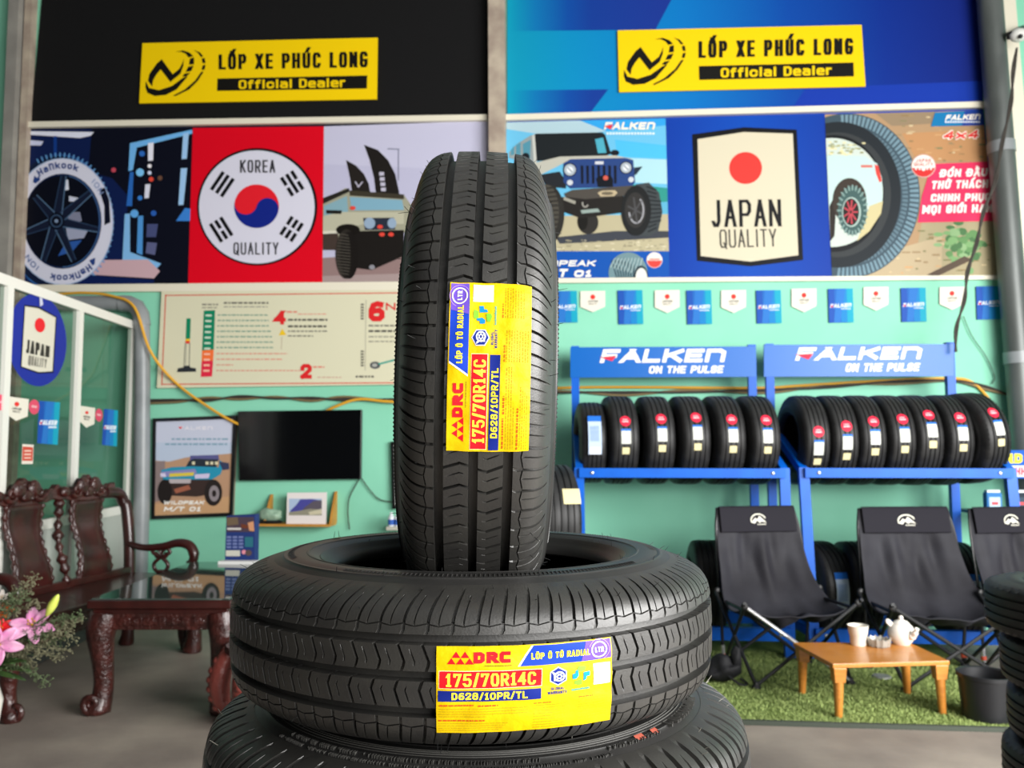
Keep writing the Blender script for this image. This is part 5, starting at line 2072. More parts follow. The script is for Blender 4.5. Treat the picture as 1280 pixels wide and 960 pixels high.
# ------------------------------------------------------------ pennants above the racks
def pennant(kind, corners, label, to3, group):
    """small plastic flag; corners TL TR BR BL in the photograph's frame"""
    TL, TR, BR, BL_ = [Vector(c) for c in corners]

    def uv(u, v):
        p = TL.lerp(TR, u).lerp(BL_.lerp(BR, u), v)
        return (p.x, p.y)
    a = Art(to3)
    if kind == 'white':
        a.poly([uv(0, 0), uv(1, 0), uv(1, .74), uv(.5, 1), uv(0, .74)], '#e4dfd0', 0)
        p = uv(.5, .28)
        r = (TR - TL).length * .1
        a.ell(p[0], p[1], r, r, '#e0352f', 1, n=18)
        a.text('JAPAN', None, '#55534c', 1, .2, .25, quad=[uv(.3, .43), uv(.7, .43), uv(.7, .53), uv(.3, .53)])
        a.text('QUALITY', None, '#7a776c', 1, .18, .25, quad=[uv(.34, .57), uv(.66, .57), uv(.66, .64), uv(.34, .64)])
    elif kind == 'blue':
        cs = ['#1d4fa8', '#1f63b4', '#1a7fbf', '#189fba']
        for i in range(4):
            a.poly([uv(i / 4, 0), uv((i + 1) / 4, 0), uv((i + 1) / 4, 1), uv(i / 4, 1)], cs[i], 0)
        a.poly([uv(.35, 0), uv(.7, 0), uv(.45, 1), uv(.2, 1)], '#2a72c0', .4)
        a.text('FALKEn', None, '#dfe7ef', 1, .26, .15, .25, quad=[uv(.06, .45), uv(.94, .43), uv(.94, .54), uv(.06, .56)])
        a.rect(*(uv(.5, .58) + uv(.9, .61)), '#cfdcea', 1)
        a.poly([uv(.06, .5), uv(.2, .49), uv(.14, .56)], '#d8404c', 1.4)
    elif kind == 'red':
        c = (TL + TR + BR + BL_) / 4
        a.ell(c.x, c.y, (TR - TL).length / 2, (BL_ - TL).length / 2, '#d8506a', 0, n=24)
        a.text('JAPAN', None, '#f0c4c8', 1, .2, .25, quad=[uv(.25, .4), uv(.75, .4), uv(.75, .55), uv(.25, .55)])
    else:
        a.poly([uv(0, 0), uv(1, 0), uv(1, 1), uv(0, 1)], '#e2d9cc', 0)
        a.poly([uv(.04, .12), uv(.96, .12), uv(.96, .84), uv(.04, .84)], '#c8503f', .5)
        for i in range(3):
            a.rect(*(uv(.2, .3 + i * .18) + uv(.8, .36 + i * .18)), '#e8c9b8', 1)
    P = [to3(*c, -1.0) for c in corners]
    o = a.build('pennant' if kind in ('white', 'blue') else 'sticker', None)
    # hang the origin at the top middle
    top = (Vector(to3(*corners[0], 0)) + Vector(to3(*corners[1], 0))) / 2
    o.data.transform(Matrix.Translation(-top))
    o.location = top
    md = o.modifiers.new('thickness', 'SOLIDIFY')
    md.thickness = .0006
    md.offset = -1 if False else 0
    tag(o, label, 'pennant' if kind in ('white', 'blue') else 'sticker', group)
    return o


WM = wall_map(WY - .012)
wh = [(741, 364, 390), (834, 363, 391), (917, 363, 391), (1005, 361, 390), (1095, 359, 388), (1190, 359, 387)]
bu = [(706, 364, 403), (788, 363, 405), (874, 363, 405), (961, 363, 404), (1051, 361, 403), (1142, 360, 402), (1236, 358, 399)]
nm = ['first', 'second', 'third', 'fourth', 'fifth', 'sixth', 'rightmost']
for i, (x, y0, y1) in enumerate(wh):
    w = 15.5
    lb = '%s white pennant from the left on the wall above the racks' % nm[i] if i < 5 else 'rightmost white pennant on the wall above the racks, behind hanging wires'
    pennant('white', [(x - w, y0), (x + w, y0 - .5), (x + w, y1), (x - w, y1 + .5)], lb, WM, 'white pennants above the racks')
for i, (x, y0, y1) in enumerate(bu):
    w = 15.5
    lb = ('blue pennant half hidden behind the upright tyre' if i == 0 else 'rightmost blue pennant beside the leaning grey pipe' if i == 6
          else '%s fully visible blue pennant from the left above the racks' % nm[i - 1])
    pennant('blue', [(x - w - .5, y0), (x + w - .5, y0 - .5), (x + w + .8, y1), (x - w + .8, y1 + .5)], lb, WM, 'blue pennants above the racks')

# ------------------------------------------------------------ left half: pipe, wires, TV, pictures, shelf
def wall_tube(name, pts, r, m, label, cat, y=WY - .02, n=6, seg=8):
    P = smooth_path([on_y(px, py, y - (q[0] if q else 0)) for px, py, *q in pts], n)
    base = P[0].copy()
    o = MB().tube(P, r, seg).build(name, m, None, off=base)
    o.location = base
    return tag(o, label, cat)


P = [on_y(40, 379, 6.1), on_y(150, 379, 6.1)] + [on_y(*q, 6.1) for q in ((162, 380), (171, 384), (176, 393), (177.5, 405))] + [on_y(178, 480, 6.1), on_y(177, 640, 6.1)]
bot = P[-1].copy()
bot.z = 0
b0 = bot.copy()
pipe = thing('drain_pipe', 'grey plastic elbow pipe on the wall behind the carved bench and glass partition', 'pipe', b0)
MB().tube(P + [bot], .057, 20).build('pipe', M_pipe, pipe, off=b0)
pe = [on_y(*q, 6.1) for q in ((152, 379.2), (162, 380), (171, 384), (176, 393), (177.6, 407))]
MB().tube(pe, .063, 20).build('elbow', M_pipe, pipe, off=b0)
A, B = on_y(1237, 0, 6.08), on_y(1270, 420, 6.08)
d = (A - B) / (A.z - B.z)
T_, B_ = A + d * (5.55 - A.z), A + d * (-A.z)
lp = thing('down_pipe', 'leaning grey round pipe at the right edge of the wall', 'pipe', B_)
MB().tube([B_, T_], .085, 24).build('pipe', mat('dull_grey_pipe', '#666b69', 0.42, 0.2, 0.5, vary=(5, 0.0, '#4f5452'), stretch=(1, 1, .25)), lp, off=B_)
for z in (1.9, 3.4):
    q = B_ + d * z
    MB().tube([q - d * .04, q + d * .04], .091, 24).build('collar', M_pipe, lp, off=B_)

M_yel = mat('yellow_cable_sheath', '#dba22a', 0.5)
M_blk = mat('dark_cable_sheath', '#37322c', 0.6)
M_brn = mat('dusty_cable_sheath', '#7a6a48', 0.6)
wall_tube('yellow_cable', [(70, 368, .1), (105, 366, .13), (140, 370, .15), (168, 384, .17), (187, 437, .15), (215, 474, .03), (252, 503, .03), (300, 531, .03), (345, 540, .01), (395, 520, .01), (420, 508, .03), (450, 499, .03), (500, 502, .03), (600, 492), (700, 485), (800, 484), (945, 485), (1000, 482), (1100, 476), (1182, 473),
                           (1215, 478), (1240, 505), (1258, 545), (1272, 575)], .0105, M_yel, 'long yellow cable looping along the wall behind TV and racks', 'cable', y=WY - .02)
for k, (dy, m, lb) in enumerate(((0, M_blk, 'dark cable of the wall bundle, lying in the middle'), (2.2, M_brn, 'dusty brown cable of the wall bundle, lying lowest'), (-2.0, M_blk, 'dark cable of the wall bundle, lying topmost'))):
    pts = [(186, 502 + dy), (225, 501 + dy * .6), (260, 499 - dy), (300, 497 + dy), (345, 497 - dy * .5), (390, 499 + dy), (430, 498 - dy), (500, 500 + dy * .6), (600, 496), (700, 490 - dy * .5), (780, 492 + dy), (860, 489 - dy * .6), (960, 489 + dy), (1040, 482 - dy), (1120, 478 + dy), (1190, 476), (1230, 484 + dy), (1262, 494), (1300, 504)]
    wall_tube('bundled_cable', pts, .0085, m, lb, 'cable', y=WY - .016 - k * .004)['group'] = 'dark cable bundle on the wall'
for k, (dx, lb) in enumerate(((0, 'left strand of the twisted black wire hanging from the lamp'), (3, 'right strand of the twisted black wire hanging from the lamp'))):
    pts = [(1271, 60), (1268 - dx, 90), (1262 + dx, 130), (1254 - dx, 180), (1243 + dx, 225), (1231 - dx, 265), (1219 + dx, 305), (1211 - dx, 340), (1204 + dx, 375), (1197 - dx, 410), (1194 + dx * .5, 440)]
    wall_tube('hanging_wire', pts, .0075, M_blk, lb, 'wire', y=5.86)['group'] = 'twisted wire at the right'
wall_tube('thin_wire', [(1204, 395), (1215, 420), (1232, 445), (1243, 470), (1240, 480)], .003, M_blk, 'single thin black wire curling off the hanging wire on the right wall', 'wire', y=WY - .02)
wall_tube('tv_wire', [(451, 596), (445, 606), (437, 622), (435, 640), (437, 662)], .004, M_blk, 'thin black wire hanging below the right corner of the television', 'wire', y=WY - .02)
wall_tube('tv_wire', [(452, 598), (462, 612), (474, 624), (492, 628)], .004, M_blk, 'thin black wire from the television towards the dark picture frame', 'wire', y=WY - .02)

# lamp at the upper right corner
q = on_y(1273, 44, 5.95)
lamp = thing('lamp', 'small white oval lamp on a dark arm at the upper right photo edge', 'lamp', q)
MB().ball((0, 0, 0), .06, sc=(1.0, .8, .8), seg=20).build('lamp_head', mat('white_lamp_plastic', '#dcdcd6', .4), lamp)
MB().beam((-.06, 0, .0), (.12, .18, .13), .04, .05).build('arm', M_leg, lamp, smooth=0)
MB().ball((-.01, -.045, -.03), .016).build('cable_socket', M_leg, lamp)

# television
TYV = WY - .06
C = [(297, 514), (452, 512), (451, 599), (299, 601)]
P = [on_y(*c, TYV) for c in C]
cen = sum(P, Vector()) / 4
tv = thing('television', 'black flat television switched off on the mint wall', 'television', (cen.x, WY - .001, cen.z))
off = Vector((cen.x, WY - .001, cen.z))
M_tvb = mat('black_gloss_bezel', '#0b0b0d', 0.3, 0, 0.5)
M_scr = mat('dark_screen', '#07080a', 0.12, 0, 0.5)
MB().prism(P, (0, 1, 0), .035).build('casing', M_tvb, tv, smooth=0, off=off, bevel=.004)
s_ = .985
PS = [cen + (p - cen) * s_ + Vector((0, -.0015, .002)) for p in P]
MB().prism(PS, (0, 1, 0), .003).build('screen', M_scr, tv, smooth=0, off=off)
MB().box((0, -.014, 0), (.3, .026, .2)).build('wall_bracket', M_leg, tv, smooth=0)

# framed truck poster
FY = WY - .03
C = [(192, 523), (296, 519), (291, 645), (190, 649)]
P = [on_y(*c, FY) for c in C]
cen = sum(P, Vector()) / 4
off = Vector((cen.x, FY, cen.z))
fr = thing('framed_poster', 'black framed poster of a blue racing truck left of the television', 'picture', off)
MB().prism(P, (0, 1, 0), .028).build('backing', ink('#8f7d70'), fr, smooth=0, off=off)
for i in range(4):
    a_, b_ = P[i], P[(i + 1) % 4]
    c_, d_ = cen + (b_ - cen) * .93, cen + (a_ - cen) * .93
    MB().prism([p_ + Vector((0, -.012, 0)) for p_ in (a_, b_, c_, d_)], (0, 1, 0), .02).build('frame_bar', M_tvb, fr, smooth=0, off=off)
a = Art(wall_map(FY), (180, 500), 3.765, [(195, 526), (293, 522), (288, 642), (193, 646)])
a.rect(50, 80, 430, 560, '#b7c3d6', 1)
a.rect(50, 80, 430, 200, '#c3c7d8', 1.3)
a.poly([(50, 285), (120, 290), (200, 270), (430, 250), (430, 560), (50, 560)], '#b58f72', 1.5)
a.poly([(50, 290), (100, 286), (90, 470), (50, 480)], '#8a7a78', 1.7)
a.poly([(50, 490), (430, 450), (430, 560), (50, 560)], '#c39a72', 2)
a.text('FALKEn', (166, 124, 322, 140), '#e3dfe6', 2, .24)
a.poly([(160, 126), (182, 126), (172, 138)], '#d8404c', 2.5)
g = random.Random(3)
for y in (180, 204):
    x = 100 if y > 190 else 130
    while x < 385:
        w = g.uniform(10, 30)
        a.rect(x, y, x + w, y + 8, '#7f9fb2', 2)
        x += w + 6
a.poly([(218, 262), (350, 258), (354, 282), (216, 286)], '#5a5a8a', 3)
a.poly([(212, 286), (236, 276), (350, 280), (340, 318), (196, 316)], '#2c333c', 3.2)
for x in (226, 290, 312, 334):
    a.rect(x, 290, x + 14, 304, '#d8d2b0', 3.5)
a.poly([(80, 330), (130, 316), (230, 312), (352, 316), (356, 282), (378, 300), (360, 350), (310, 380), (90, 376)], '#2c8fae', 3.6)
a.poly([(80, 338), (240, 324), (250, 345), (100, 362)], '#8a86b8', 3.9)
a.poly([(120, 346), (236, 340), (232, 356), (118, 362)], '#d8c24a', 4.1)
a.poly([(238, 350), (310, 346), (304, 368), (240, 370)], '#cfc4e0', 4.1)
a.poly([(76, 345), (100, 344), (104, 362), (78, 362)], '#d4cbe4', 4.1)
a.poly([(352, 290), (400, 296), (402, 326), (370, 330)], '#3a3f5a', 3.9)
a.poly([(90, 376), (320, 374), (330, 440), (250, 455), (120, 450)], '#3c2f2c', 4)
a.poly([(118, 372), (222, 372), (218, 392), (120, 392)], '#b9aeb0', 4.4)
a.ell(98, 432, 34, 58, '#241f1e', 4.6)
a.ell(326, 436, 42, 62, '#2b2524', 4.6)
a.ell(330, 440, 24, 38, '#8d8488', 4.9)
a.ell(330, 440, 10, 16, '#2b2524', 5.2)
a.poly([(140, 420), (210, 400), (220, 420), (150, 440)], '#a0604a', 4.4)
a.text('WILDPEAK', (90, 474, 286, 492), '#f3efe8', 5, .28, .14, .3)
a.text('M/T 01', (92, 502, 272, 524), '#f3efe8', 5, .3, .14, .3)
a.build('poster_print', fr, off)

# partly hidden second frame by the upright tyre, with two bottles on a ledge
C = [(489, 552), (555, 549), (556, 634), (491, 636)]
P = [on_y(*c, FY) for c in C]
cen = sum(P, Vector()) / 4
off = Vector((cen.x, FY, cen.z))
f2 = thing('picture_frame', 'narrow dark picture frame edge mostly hidden behind the upright tyre', 'picture', off)
MB().prism(P, (0, 1, 0), .028).build('backing', ink('#cfd2cc'), f2, smooth=0, off=off)
for i in range(4):
    a_, b_ = P[i], P[(i + 1) % 4]
    c_, d_ = cen + (b_ - cen) * .9, cen + (a_ - cen) * .9
    MB().prism([p_ + Vector((0, -.012, 0)) for p_ in (a_, b_, c_, d_)], (0, 1, 0), .02).build('frame_bar', M_tvb, f2, smooth=0, off=off)
L0, L1 = on_y(484, 658, 6.05), on_y(560, 657, 6.05)
lz = L0.z
lgd = tag(MB().box(((L0.x + L1.x) / 2, 6.11, lz - .012), (L1.x - L0.x, .178, .024)).build('ledge', mat('pale_ledge', '#c9c6b8', .5), None, smooth=0),
          'small pale wall ledge under the two little bottles', 'shelf')
for px, lb in ((489, 'left small bottle with blue label beside the upright tyre'), (497, 'right small bottle with blue label beside the upright tyre')):
    q = on_y(px, 656, 6.06)
    bt = thing('bottle', lb, 'bottle', (q.x, 6.06, lz), group='small bottles on the ledge')
    MB().lathe([(0, 0), (.022, 0), (.024, .004), (.024, .06), (.018, .075), (.01, .084), (.01, .092), (0, .092)], 18).build('body', mat('pale_bottle_plastic', '#dfe4ea', .3), bt)
    MB().lathe([(.0246, .012), (.0246, .05)], 18).build('label', ink('#3d66b8'), bt)
    MB().lathe([(.0115, .084), (.0115, .1), (0, .1)], 14).build('cap', ink('#e8ecf0'), bt)

# wooden shelf with ornament and photo
SY0, SY1 = 6.02, WY - .001
A, B = on_y(308, 655, SY0), on_y(412, 655, SY0)
zs = A.z
off = Vector(((A.x + B.x) / 2, SY1, zs))
M_ply = mat('plywood', '#c98f3c', 0.5, vary=(10, 0.0, '#b87f30'))
sh = thing('plywood_shelf', 'small plywood wall shelf with two tapered end boards below the television', 'shelf', off)
MB().box(((A.x + B.x) / 2, (SY0 + SY1) / 2, zs - .008), (B.x - A.x, SY1 - SY0, .016)).build('board', M_ply, sh, smooth=0, off=off)
for x, hgt in ((on_y(334, 640, 6.12).x, .205), (B.x - .012, .23)):
    m = MB()
    m.prism([(x, SY1, zs), (x, SY0 + .03, zs), (x, SY0 + .05, zs + .05), (x, SY1 - .02, zs + hgt), (x, SY1, zs + hgt)], (1, 0, 0), .016)
    m.build('end_board', M_ply, sh, smooth=0, off=off)
q = on_y(384, 655, 6.06)
pf = thing('photo_frame', 'white framed landscape photo standing on the wall shelf', 'picture', (q.x, 6.08, zs))
C = [(359, 616), (408, 615.5), (407, 654.5), (358, 655)]
P = [on_y(*c, 6.06) for c in C]
for p_ in P[2:]:
    p_.z = zs
o_ = Vector((q.x, 6.08, zs))
MB().prism(P, (0, 1, 0), .016).build('frame', ink('#e4ddda'), pf, smooth=0, off=o_)
a = Art(wall_map(6.06), (300, 590), 9.14)
a.rect(560, 305, 935, 495, '#a9bcd6', 1)
a.poly([(575, 440), (640, 380), (690, 312), (820, 308), (935, 330), (935, 440), (760, 450), (575, 460)], '#4a4a94', 1.4)
a.poly([(740, 400), (840, 330), (935, 320), (935, 420), (820, 440), (700, 450)], '#5c5560', 1.7)
a.poly([(560, 460), (700, 440), (800, 420), (935, 430), (935, 495), (560, 495)], '#8f8c7a', 1.9)
a.poly([(780, 460), (935, 420), (935, 480), (800, 490)], '#c9c2a6', 2.2)
a.build('photo_print', pf, o_)
q = on_y(337, 655, 6.08)
st = thing('stone_ornament', 'pale green stone ornament on a dark base on the wall shelf', 'ornament', (q.x, 6.09, zs))
MB().lathe([(0, 0), (.085, 0), (.095, .012), (.08, .022), (0, .022)], 24, M=Matrix.Scale(.5, 4, (0, 1, 0))).build('base', M_leg, st)
m = MB().ball((0, 0, .058), .085, seg=28, rings=18, sc=(1.1, .5, .52))
m.v = [tuple(Vector(v) + Vector(v).normalized() * .022 * _ns.noise(Vector(v) * 24)) for v in m.v]
m.v = [(x, y, max(z, .02)) for x, y, z in m.v]
m.build('stone', mat('jade_stone', '#9db8a0', .4, vary=(30, 0, '#7d9a84')), st, smooth=60)

# ------------------------------------------------------------ stickers and pennants on the glass partition
a = Art(part_map)
a.ell(46, 425, 37, 58, '#1d2f96', 0, rot=-4, n=48)
a.poly([(30.5, 381), (48, 383), (71, 396), (67, 466), (48, 467), (25.5, 459)], '#14151c', 1)
a.poly([(31.5, 383), (48, 385.5), (69.5, 397), (65.5, 464), (48, 465), (27, 458)], '#d9d5c4', 2)
a.ell(50, 406.5, 6.5, 9, '#e2262e', 3, rot=-4)
a.text('JAPAN', None, '#33322f', 3, .16, .22, quad=[(33.5, 424), (62.5, 433), (61.5, 447), (32.5, 441)], tv=.13)
a.text('QUALITY', None, '#7d7a70', 3, .11, .24, quad=[(36, 444), (59, 449), (58, 460), (35, 456)], tv=.1)
a.poly([(49.5, 370), (52.5, 371), (54, 381), (50, 383)], '#c9cbe0', 3)
o = a.build('round_sticker', None)
c = Vector(on_part(46, 425, .012))
o.data.transform(Matrix.Translation(-c))
o.location = c
tag(o, 'large round blue emblem sticker with white shield on the glass partition', 'sticker')
gp_ = 'small flags on the glass partition'
pennant('white', [(7, 495), (36, 499), (34, 528), (6, 524)], 'left white pennant on the glass partition', part_map, gp_)
pennant('white', [(99, 507), (119, 510), (117.5, 537), (98, 532)], 'right white pennant on the glass partition, near the white post', part_map, gp_)
pennant('blue', [(49, 501), (75, 503), (72, 556), (46.5, 554)], 'left blue pennant on the glass partition', part_map, gp_)
pennant('blue', [(130, 511), (147.5, 513), (146, 558), (127.5, 556)], 'right blue pennant on the glass partition', part_map, gp_)
pennant('red', [(36.5, 498.5), (49.5, 500), (48.5, 519), (36, 517)], 'pink round sticker between left white and left blue pennants on the glass', part_map, gp_)
pennant('red', [(119.5, 510), (128.5, 511.5), (127.5, 528), (119, 526)], 'pink round sticker between the right two pennants on the glass', part_map, gp_)
pennant('red', [(-6, 492), (7, 494), (6, 514), (-6, 512)], 'pink round sticker cut off by the left photo edge', part_map, gp_)
pennant('small', [(28, 555), (42, 556), (41, 580), (27, 580)], 'small red and cream notice low on the glass partition', part_map, gp_)

# ------------------------------------------------------------ carved furniture
M_wood = mat('dark_red_lacquered_wood', '#3c1512', 0.32, 0, 0.5, bump=(60, .15, .004), vary=(7, 0.0, '#260d0b'), coat=.15)
M_woodc = mat('carved_red_wood', '#431a15', 0.32, 0, 0.5, bump=(55, .8, .012), vary=(20, 0.0, '#2a0f0c'), coat=.35)


def scroll(mb, c, r, turns, w, plane='xz', th=.03, a0=0, flip=1, m=None):
    pts, rs = [], []
    n = int(turns * 14)
    for i in range(n + 1):
        t = i / n
        a = math.radians(a0) + flip * 2 * math.pi * turns * t
        rr = r * (1 - .82 * t)
        x, z = rr * math.cos(a), rr * math.sin(a)
        pts.append((c[0] + x, c[1], c[2] + z) if plane == 'xz' else (c[0], c[1] + x, c[2] + z))
        rs.append(w * (1 - .45 * t))
    mb.tube(pts, rs, 8, m)


def cabriole(mb, x, y, h, ox, oy, k=1.0):
    """carved bowed leg with scroll foot; (ox, oy) points outwards"""
    pr = [(.0, 1.0, .052), (.012, .92, .054), (.03, .8, .05), (.022, .66, .043), (.006, .48, .037), (-.002, .3, .034), (.006, .16, .036), (.024, .07, .042), (.034, .03, .044), (.034, 0, .036)]
    pts = [(x + ox * o * k, y + oy * o * k, z * h) for o, z, r in pr]
    mb.tube(smooth_path(pts, 3), [interp([(0, pr[0][2])] + [(i, p[2]) for i, p in enumerate(pr)][1:], i / 3) * k for i in range(3 * (len(pr) - 1) + 1)], 12)
    return mb


# bench
u_ = (RGT * .195 + FWD * .98).normalized()
far = at_d(165, 690, 5.6) - RGT * .02
LB = 1.52
bench = thing('carved_bench', 'long carved dark red wooden bench along the glass partition', 'bench', (0, 0, 0), math.atan2(u_.y, u_.x))
o_ = Vector((far.x, far.y, 0)) - u_ * LB
bench.location = (o_.x, o_.y, 0)
# local: x along the bench (LB = far end), front towards -y
zs_ = .46
MB().box((LB / 2, -.24, zs_ - .02), (LB + .02, .50, .04)).build('seat', M_wood, bench, smooth=0, bevel=.008)
m = MB().box((LB / 2, -.47, zs_ - .085), (LB - .08, .03, .1))
for i in range(9):
    m.ball((.15 + i * (LB - .3) / 8, -.488, zs_ - .085), .05, sc=(1.5, .3, .7), seg=12, rings=8)
m.build('carved_apron', M_woodc, bench, bevel=.004)
MB().box((LB / 2, -.02, zs_ - .085), (LB - .08, .03, .1)).build('rear_apron', M_wood, bench, smooth=0)
for x, ox in ((.04, -.5), (LB - .04, .5)):
    for y, oy in ((-.44, -.8), (-.04, .5)):
        m = MB()
        cabriole(m, x, y, zs_ - .02, ox * .6, oy, 1.1)
        if y < -.3:
            scroll(m, (x + ox * .02, y - .05, .045), .04, 1.4, .017, 'yz', a0=-90, flip=-1)
            m.ball((x, y - .03, zs_ - .1), .055, sc=(.9, .7, 1.2), seg=12)
        m.build('leg', M_woodc if y < -.3 else M_wood, bench)
for x, dx in ((0.0, .13), (LB, -.13)):
    pts = smooth_path([(x, -.01, zs_ - .05), (x, 0, zs_ + .2), (x, .03, zs_ + .42), (x + dx * .08, .045, zs_ + .455), (x + dx * .4, .055, zs_ + .515), (x + dx * 1.4, .06, zs_ + .53)], 5)
    MB().tube(pts, .037, 14).build('end_post', M_wood, bench)
# crest rail: bumpy carved silhouette
n = 120
top, botm = [], []
for i in range(n + 1):
    x = .1 + (LB - .2) * i / n
    s = LB - x
    z = .555 + .04 * math.sin((s - .22) / .51 * 2 * math.pi) ** 2
    z += .05 * max(0, math.cos((s - .37) / .51 * 2 * math.pi)) ** .7 if math.cos((s - .37) / .51 * 2 * math.pi) > 0 else 0
    z += .008 * math.sin(s * 95)
    b = .50 - .012 * math.cos((s - .37) / .51 * 2 * math.pi) + .004 * math.sin(s * 60)
    top.append((x, .045, zs_ + z))
    botm.append((x, .035, zs_ + b))
m = MB()
m.prism(top + botm[::-1], (0, 1, 0), .045)
m.build('crest_rail', M_woodc, bench, smooth=40, bevel=.006)
for k in range(2):
    s = .37 + .51 * k
    x = LB - s
    m = MB()
    m.ball((x - .055, .03, zs_ + .585), .05, sc=(1.0, .55, 1.05))
    m.ball((x + .055, .03, zs_ + .585), .05, sc=(1.0, .55, 1.05))
    scroll(m, (x - .1, .03, zs_ + .56), .045, 1.3, .016, a0=200, flip=1)
    scroll(m, (x + .1, .03, zs_ + .56), .045, 1.3, .016, a0=-20, flip=-1)
    m.ball((x, .025, zs_ + .55), .04, sc=(1.3, .5, .9))
    m.ball((x - .2, .03, zs_ + .555), .035, sc=(1.2, .6, .9))
    for j in range(6):
        m.ball((x + .06 * math.cos(j * 1.05), .018, zs_ + .575 + .045 * math.sin(j * 1.05)), .014)
    m.build('carved_crest', M_woodc, bench, smooth=60)
    # vase-shaped back panel with beaded edges
    vs, fs = [], []
    R_ = 16
    for i in range(R_ + 1):
        t = i / R_
        z = zs_ + .5 * (1 - t) + .0
        yb = .045 - .06 * t + .022 * math.sin(t * 2 * math.pi)
        hw = .125 - .02 * math.sin(t * math.pi) + .016 * t + .006 * math.sin(t * 9)
        for q_ in range(9):
            uq = q_ / 8 * 2 - 1
            vs.append((x + uq * hw, yb - .014 * (abs(uq) ** 6), z))
    for i in range(R_):
        for q_ in range(8):
            a_ = i * 9 + q_
            fs.append((a_, a_ + 1, a_ + 10, a_ + 9))
    MB().add(vs, fs).build('back_panel', M_wood, bench, smooth=60, solid=.022)
    for sg in (-1, 1):
        m = MB()
        pts, rs = [], []
        for i in range(33):
            t = i / 32
            hw = .125 - .02 * math.sin(t * math.pi) + .016 * t + .006 * math.sin(t * 9)
            pts.append((x + sg * (hw + .008), .035 - .06 * t + .022 * math.sin(t * 2 * math.pi), zs_ + .5 * (1 - t)))
            rs.append(.013 + .006 * math.sin(i * 1.9))
        m.tube(pts, rs, 8)
        m.build('carved_edge', M_woodc, bench, smooth=60)
    # knobbly spindle beside it
    m = MB()
    pts, rs = [], []
    for i in range(41):
        t = i / 40
        pts.append((x - .255 + .022 * math.sin(t * 7 + .5), .035 - .06 * t + .022 * math.sin(t * 2 * math.pi), zs_ + .51 * (1 - t)))
        rs.append(.022 + .008 * math.sin(i * 1.25) + .006 * math.sin(i * .5))
    m.tube(pts, rs, 9)
    m.build('spindle', M_woodc, bench, smooth=60)
MB().box((LB / 2, -.025, zs_ + .02), (LB - .06, .04, .045)).build('lower_rail', M_wood, bench, smooth=0, bevel=.006)
for x, sg in ((.02, -1), (LB - .02, 1)):
    MB().tube(smooth_path([(x, .0, zs_ + .19), (x, -.12, zs_ + .165), (x, -.26, zs_ + .175), (x, -.37, zs_ + .20), (x, -.45, zs_ + .185), (x, -.485, zs_ + .13), (x, -.475, zs_ + .08), (x, -.45, zs_ + .065)], 5), [.019 + .0006 * i if i < 26 else .03 - .0004 * (i - 26) for i in range(36)], 12).build('armrest', M_wood, bench)
    m = MB()
    for s1 in (-1, 1):
        m.tube(smooth_path([(x, -.25 + s1 * .045, zs_ + .165), (x, -.25 + s1 * .06, zs_ + .135), (x, -.25 - s1 * .01, zs_ + .10), (x, -.25 - s1 * .05, zs_ + .06), (x, -.25 - s1 * .035, zs_ + .02), (x, -.25 + s1 * .02, zs_)], 5), .0125, 8)
        scroll(m, (x, -.25 + s1 * .03, zs_ + .125), .03, 1.2, .01, 'yz', a0=90, flip=s1)
    m.ball((x, -.25, zs_ + .012), .03, sc=(.7, 1.4, .5))
    m.build('pierced_arm_support', M_woodc, bench, smooth=60)

# coffee table
ct = thing('coffee_table', 'carved dark red coffee table with a glass top beside the bench', 'table', (0, 0, 0), YAW)
p0 = at_d(108, 750, 4.12)
p0.z = 0
CW, CD, CH = .70, 1.30, .545
ct.location = p0 + RGT * .0
# local x to the right, y away
MB().box((CW / 2, CD / 2, CH - .02), (CW, CD, .04)).build('top_frame', M_wood, ct, smooth=0, bevel=.008)
MB().box((CW / 2, CD / 2, CH - .055), (CW - .04, CD - .04, .03)).build('moulding', M_wood, ct, smooth=0, bevel=.008)
for (c, d, nm) in (((CW / 2, .04, CH - .105), (CW - .14, .035, .075), 'apron'), ((CW / 2, CD - .04, CH - .105), (CW - .14, .035, .075), 'apron'),
                   ((.04, CD / 2, CH - .105), (.035, CD - .14, .075), 'apron'), ((CW - .04, CD / 2, CH - .105), (.035, CD - .14, .075), 'apron')):
    m = MB().box(c, d)
    fl = d[0] > d[1]
    nn = 7 if fl else 12
    for i in range(nn):
        t = (i + .5) / nn - .5
        sgn = -1 if (fl and c[1] < .3) or (not fl and c[0] < .3) else 1
        if fl:
            m.ball((c[0] + t * d[0] * .72, c[1] + sgn * .016, c[2]), .034, sc=(1.4, .22, .7), seg=12)
        else:
            m.ball((c[0] + sgn * .018, c[1] + t * d[1] * .85, c[2]), .03, sc=(.35, 1.4, .75), seg=12)
    m.build(nm, M_woodc, ct, smooth=50)
for x, ox in ((.065, -1), (CW - .065, 1)):
    for y, oy in ((.065, -1), (CD - .065, 1)):
        m = MB()
        cabriole(m, x, y, CH - .07, ox * .35, oy * .35, 1.36)
        scroll(m, (x + ox * .03, y + oy * .055, .055), .042, 1.5, .02, 'xz', a0=-90, flip=ox)
        m.ball((x + ox * .01, y + oy * .04, CH - .13), .05, sc=(1, .6, 1.1))
        for j in range(6):
            m.ball((x + ox * (.03 - j * .004), y + oy * .035, CH - .2 - j * .036), .026 - j * .002, sc=(1.2, .7, .8), seg=10)
        m.build('leg', M_woodc, ct, smooth=50)
M_tg = mat('table_glass', '#33443f', 0.03, 0, 1.0)
M_tg.node_tree.nodes['Principled BSDF'].inputs['IOR'].default_value = 2.0
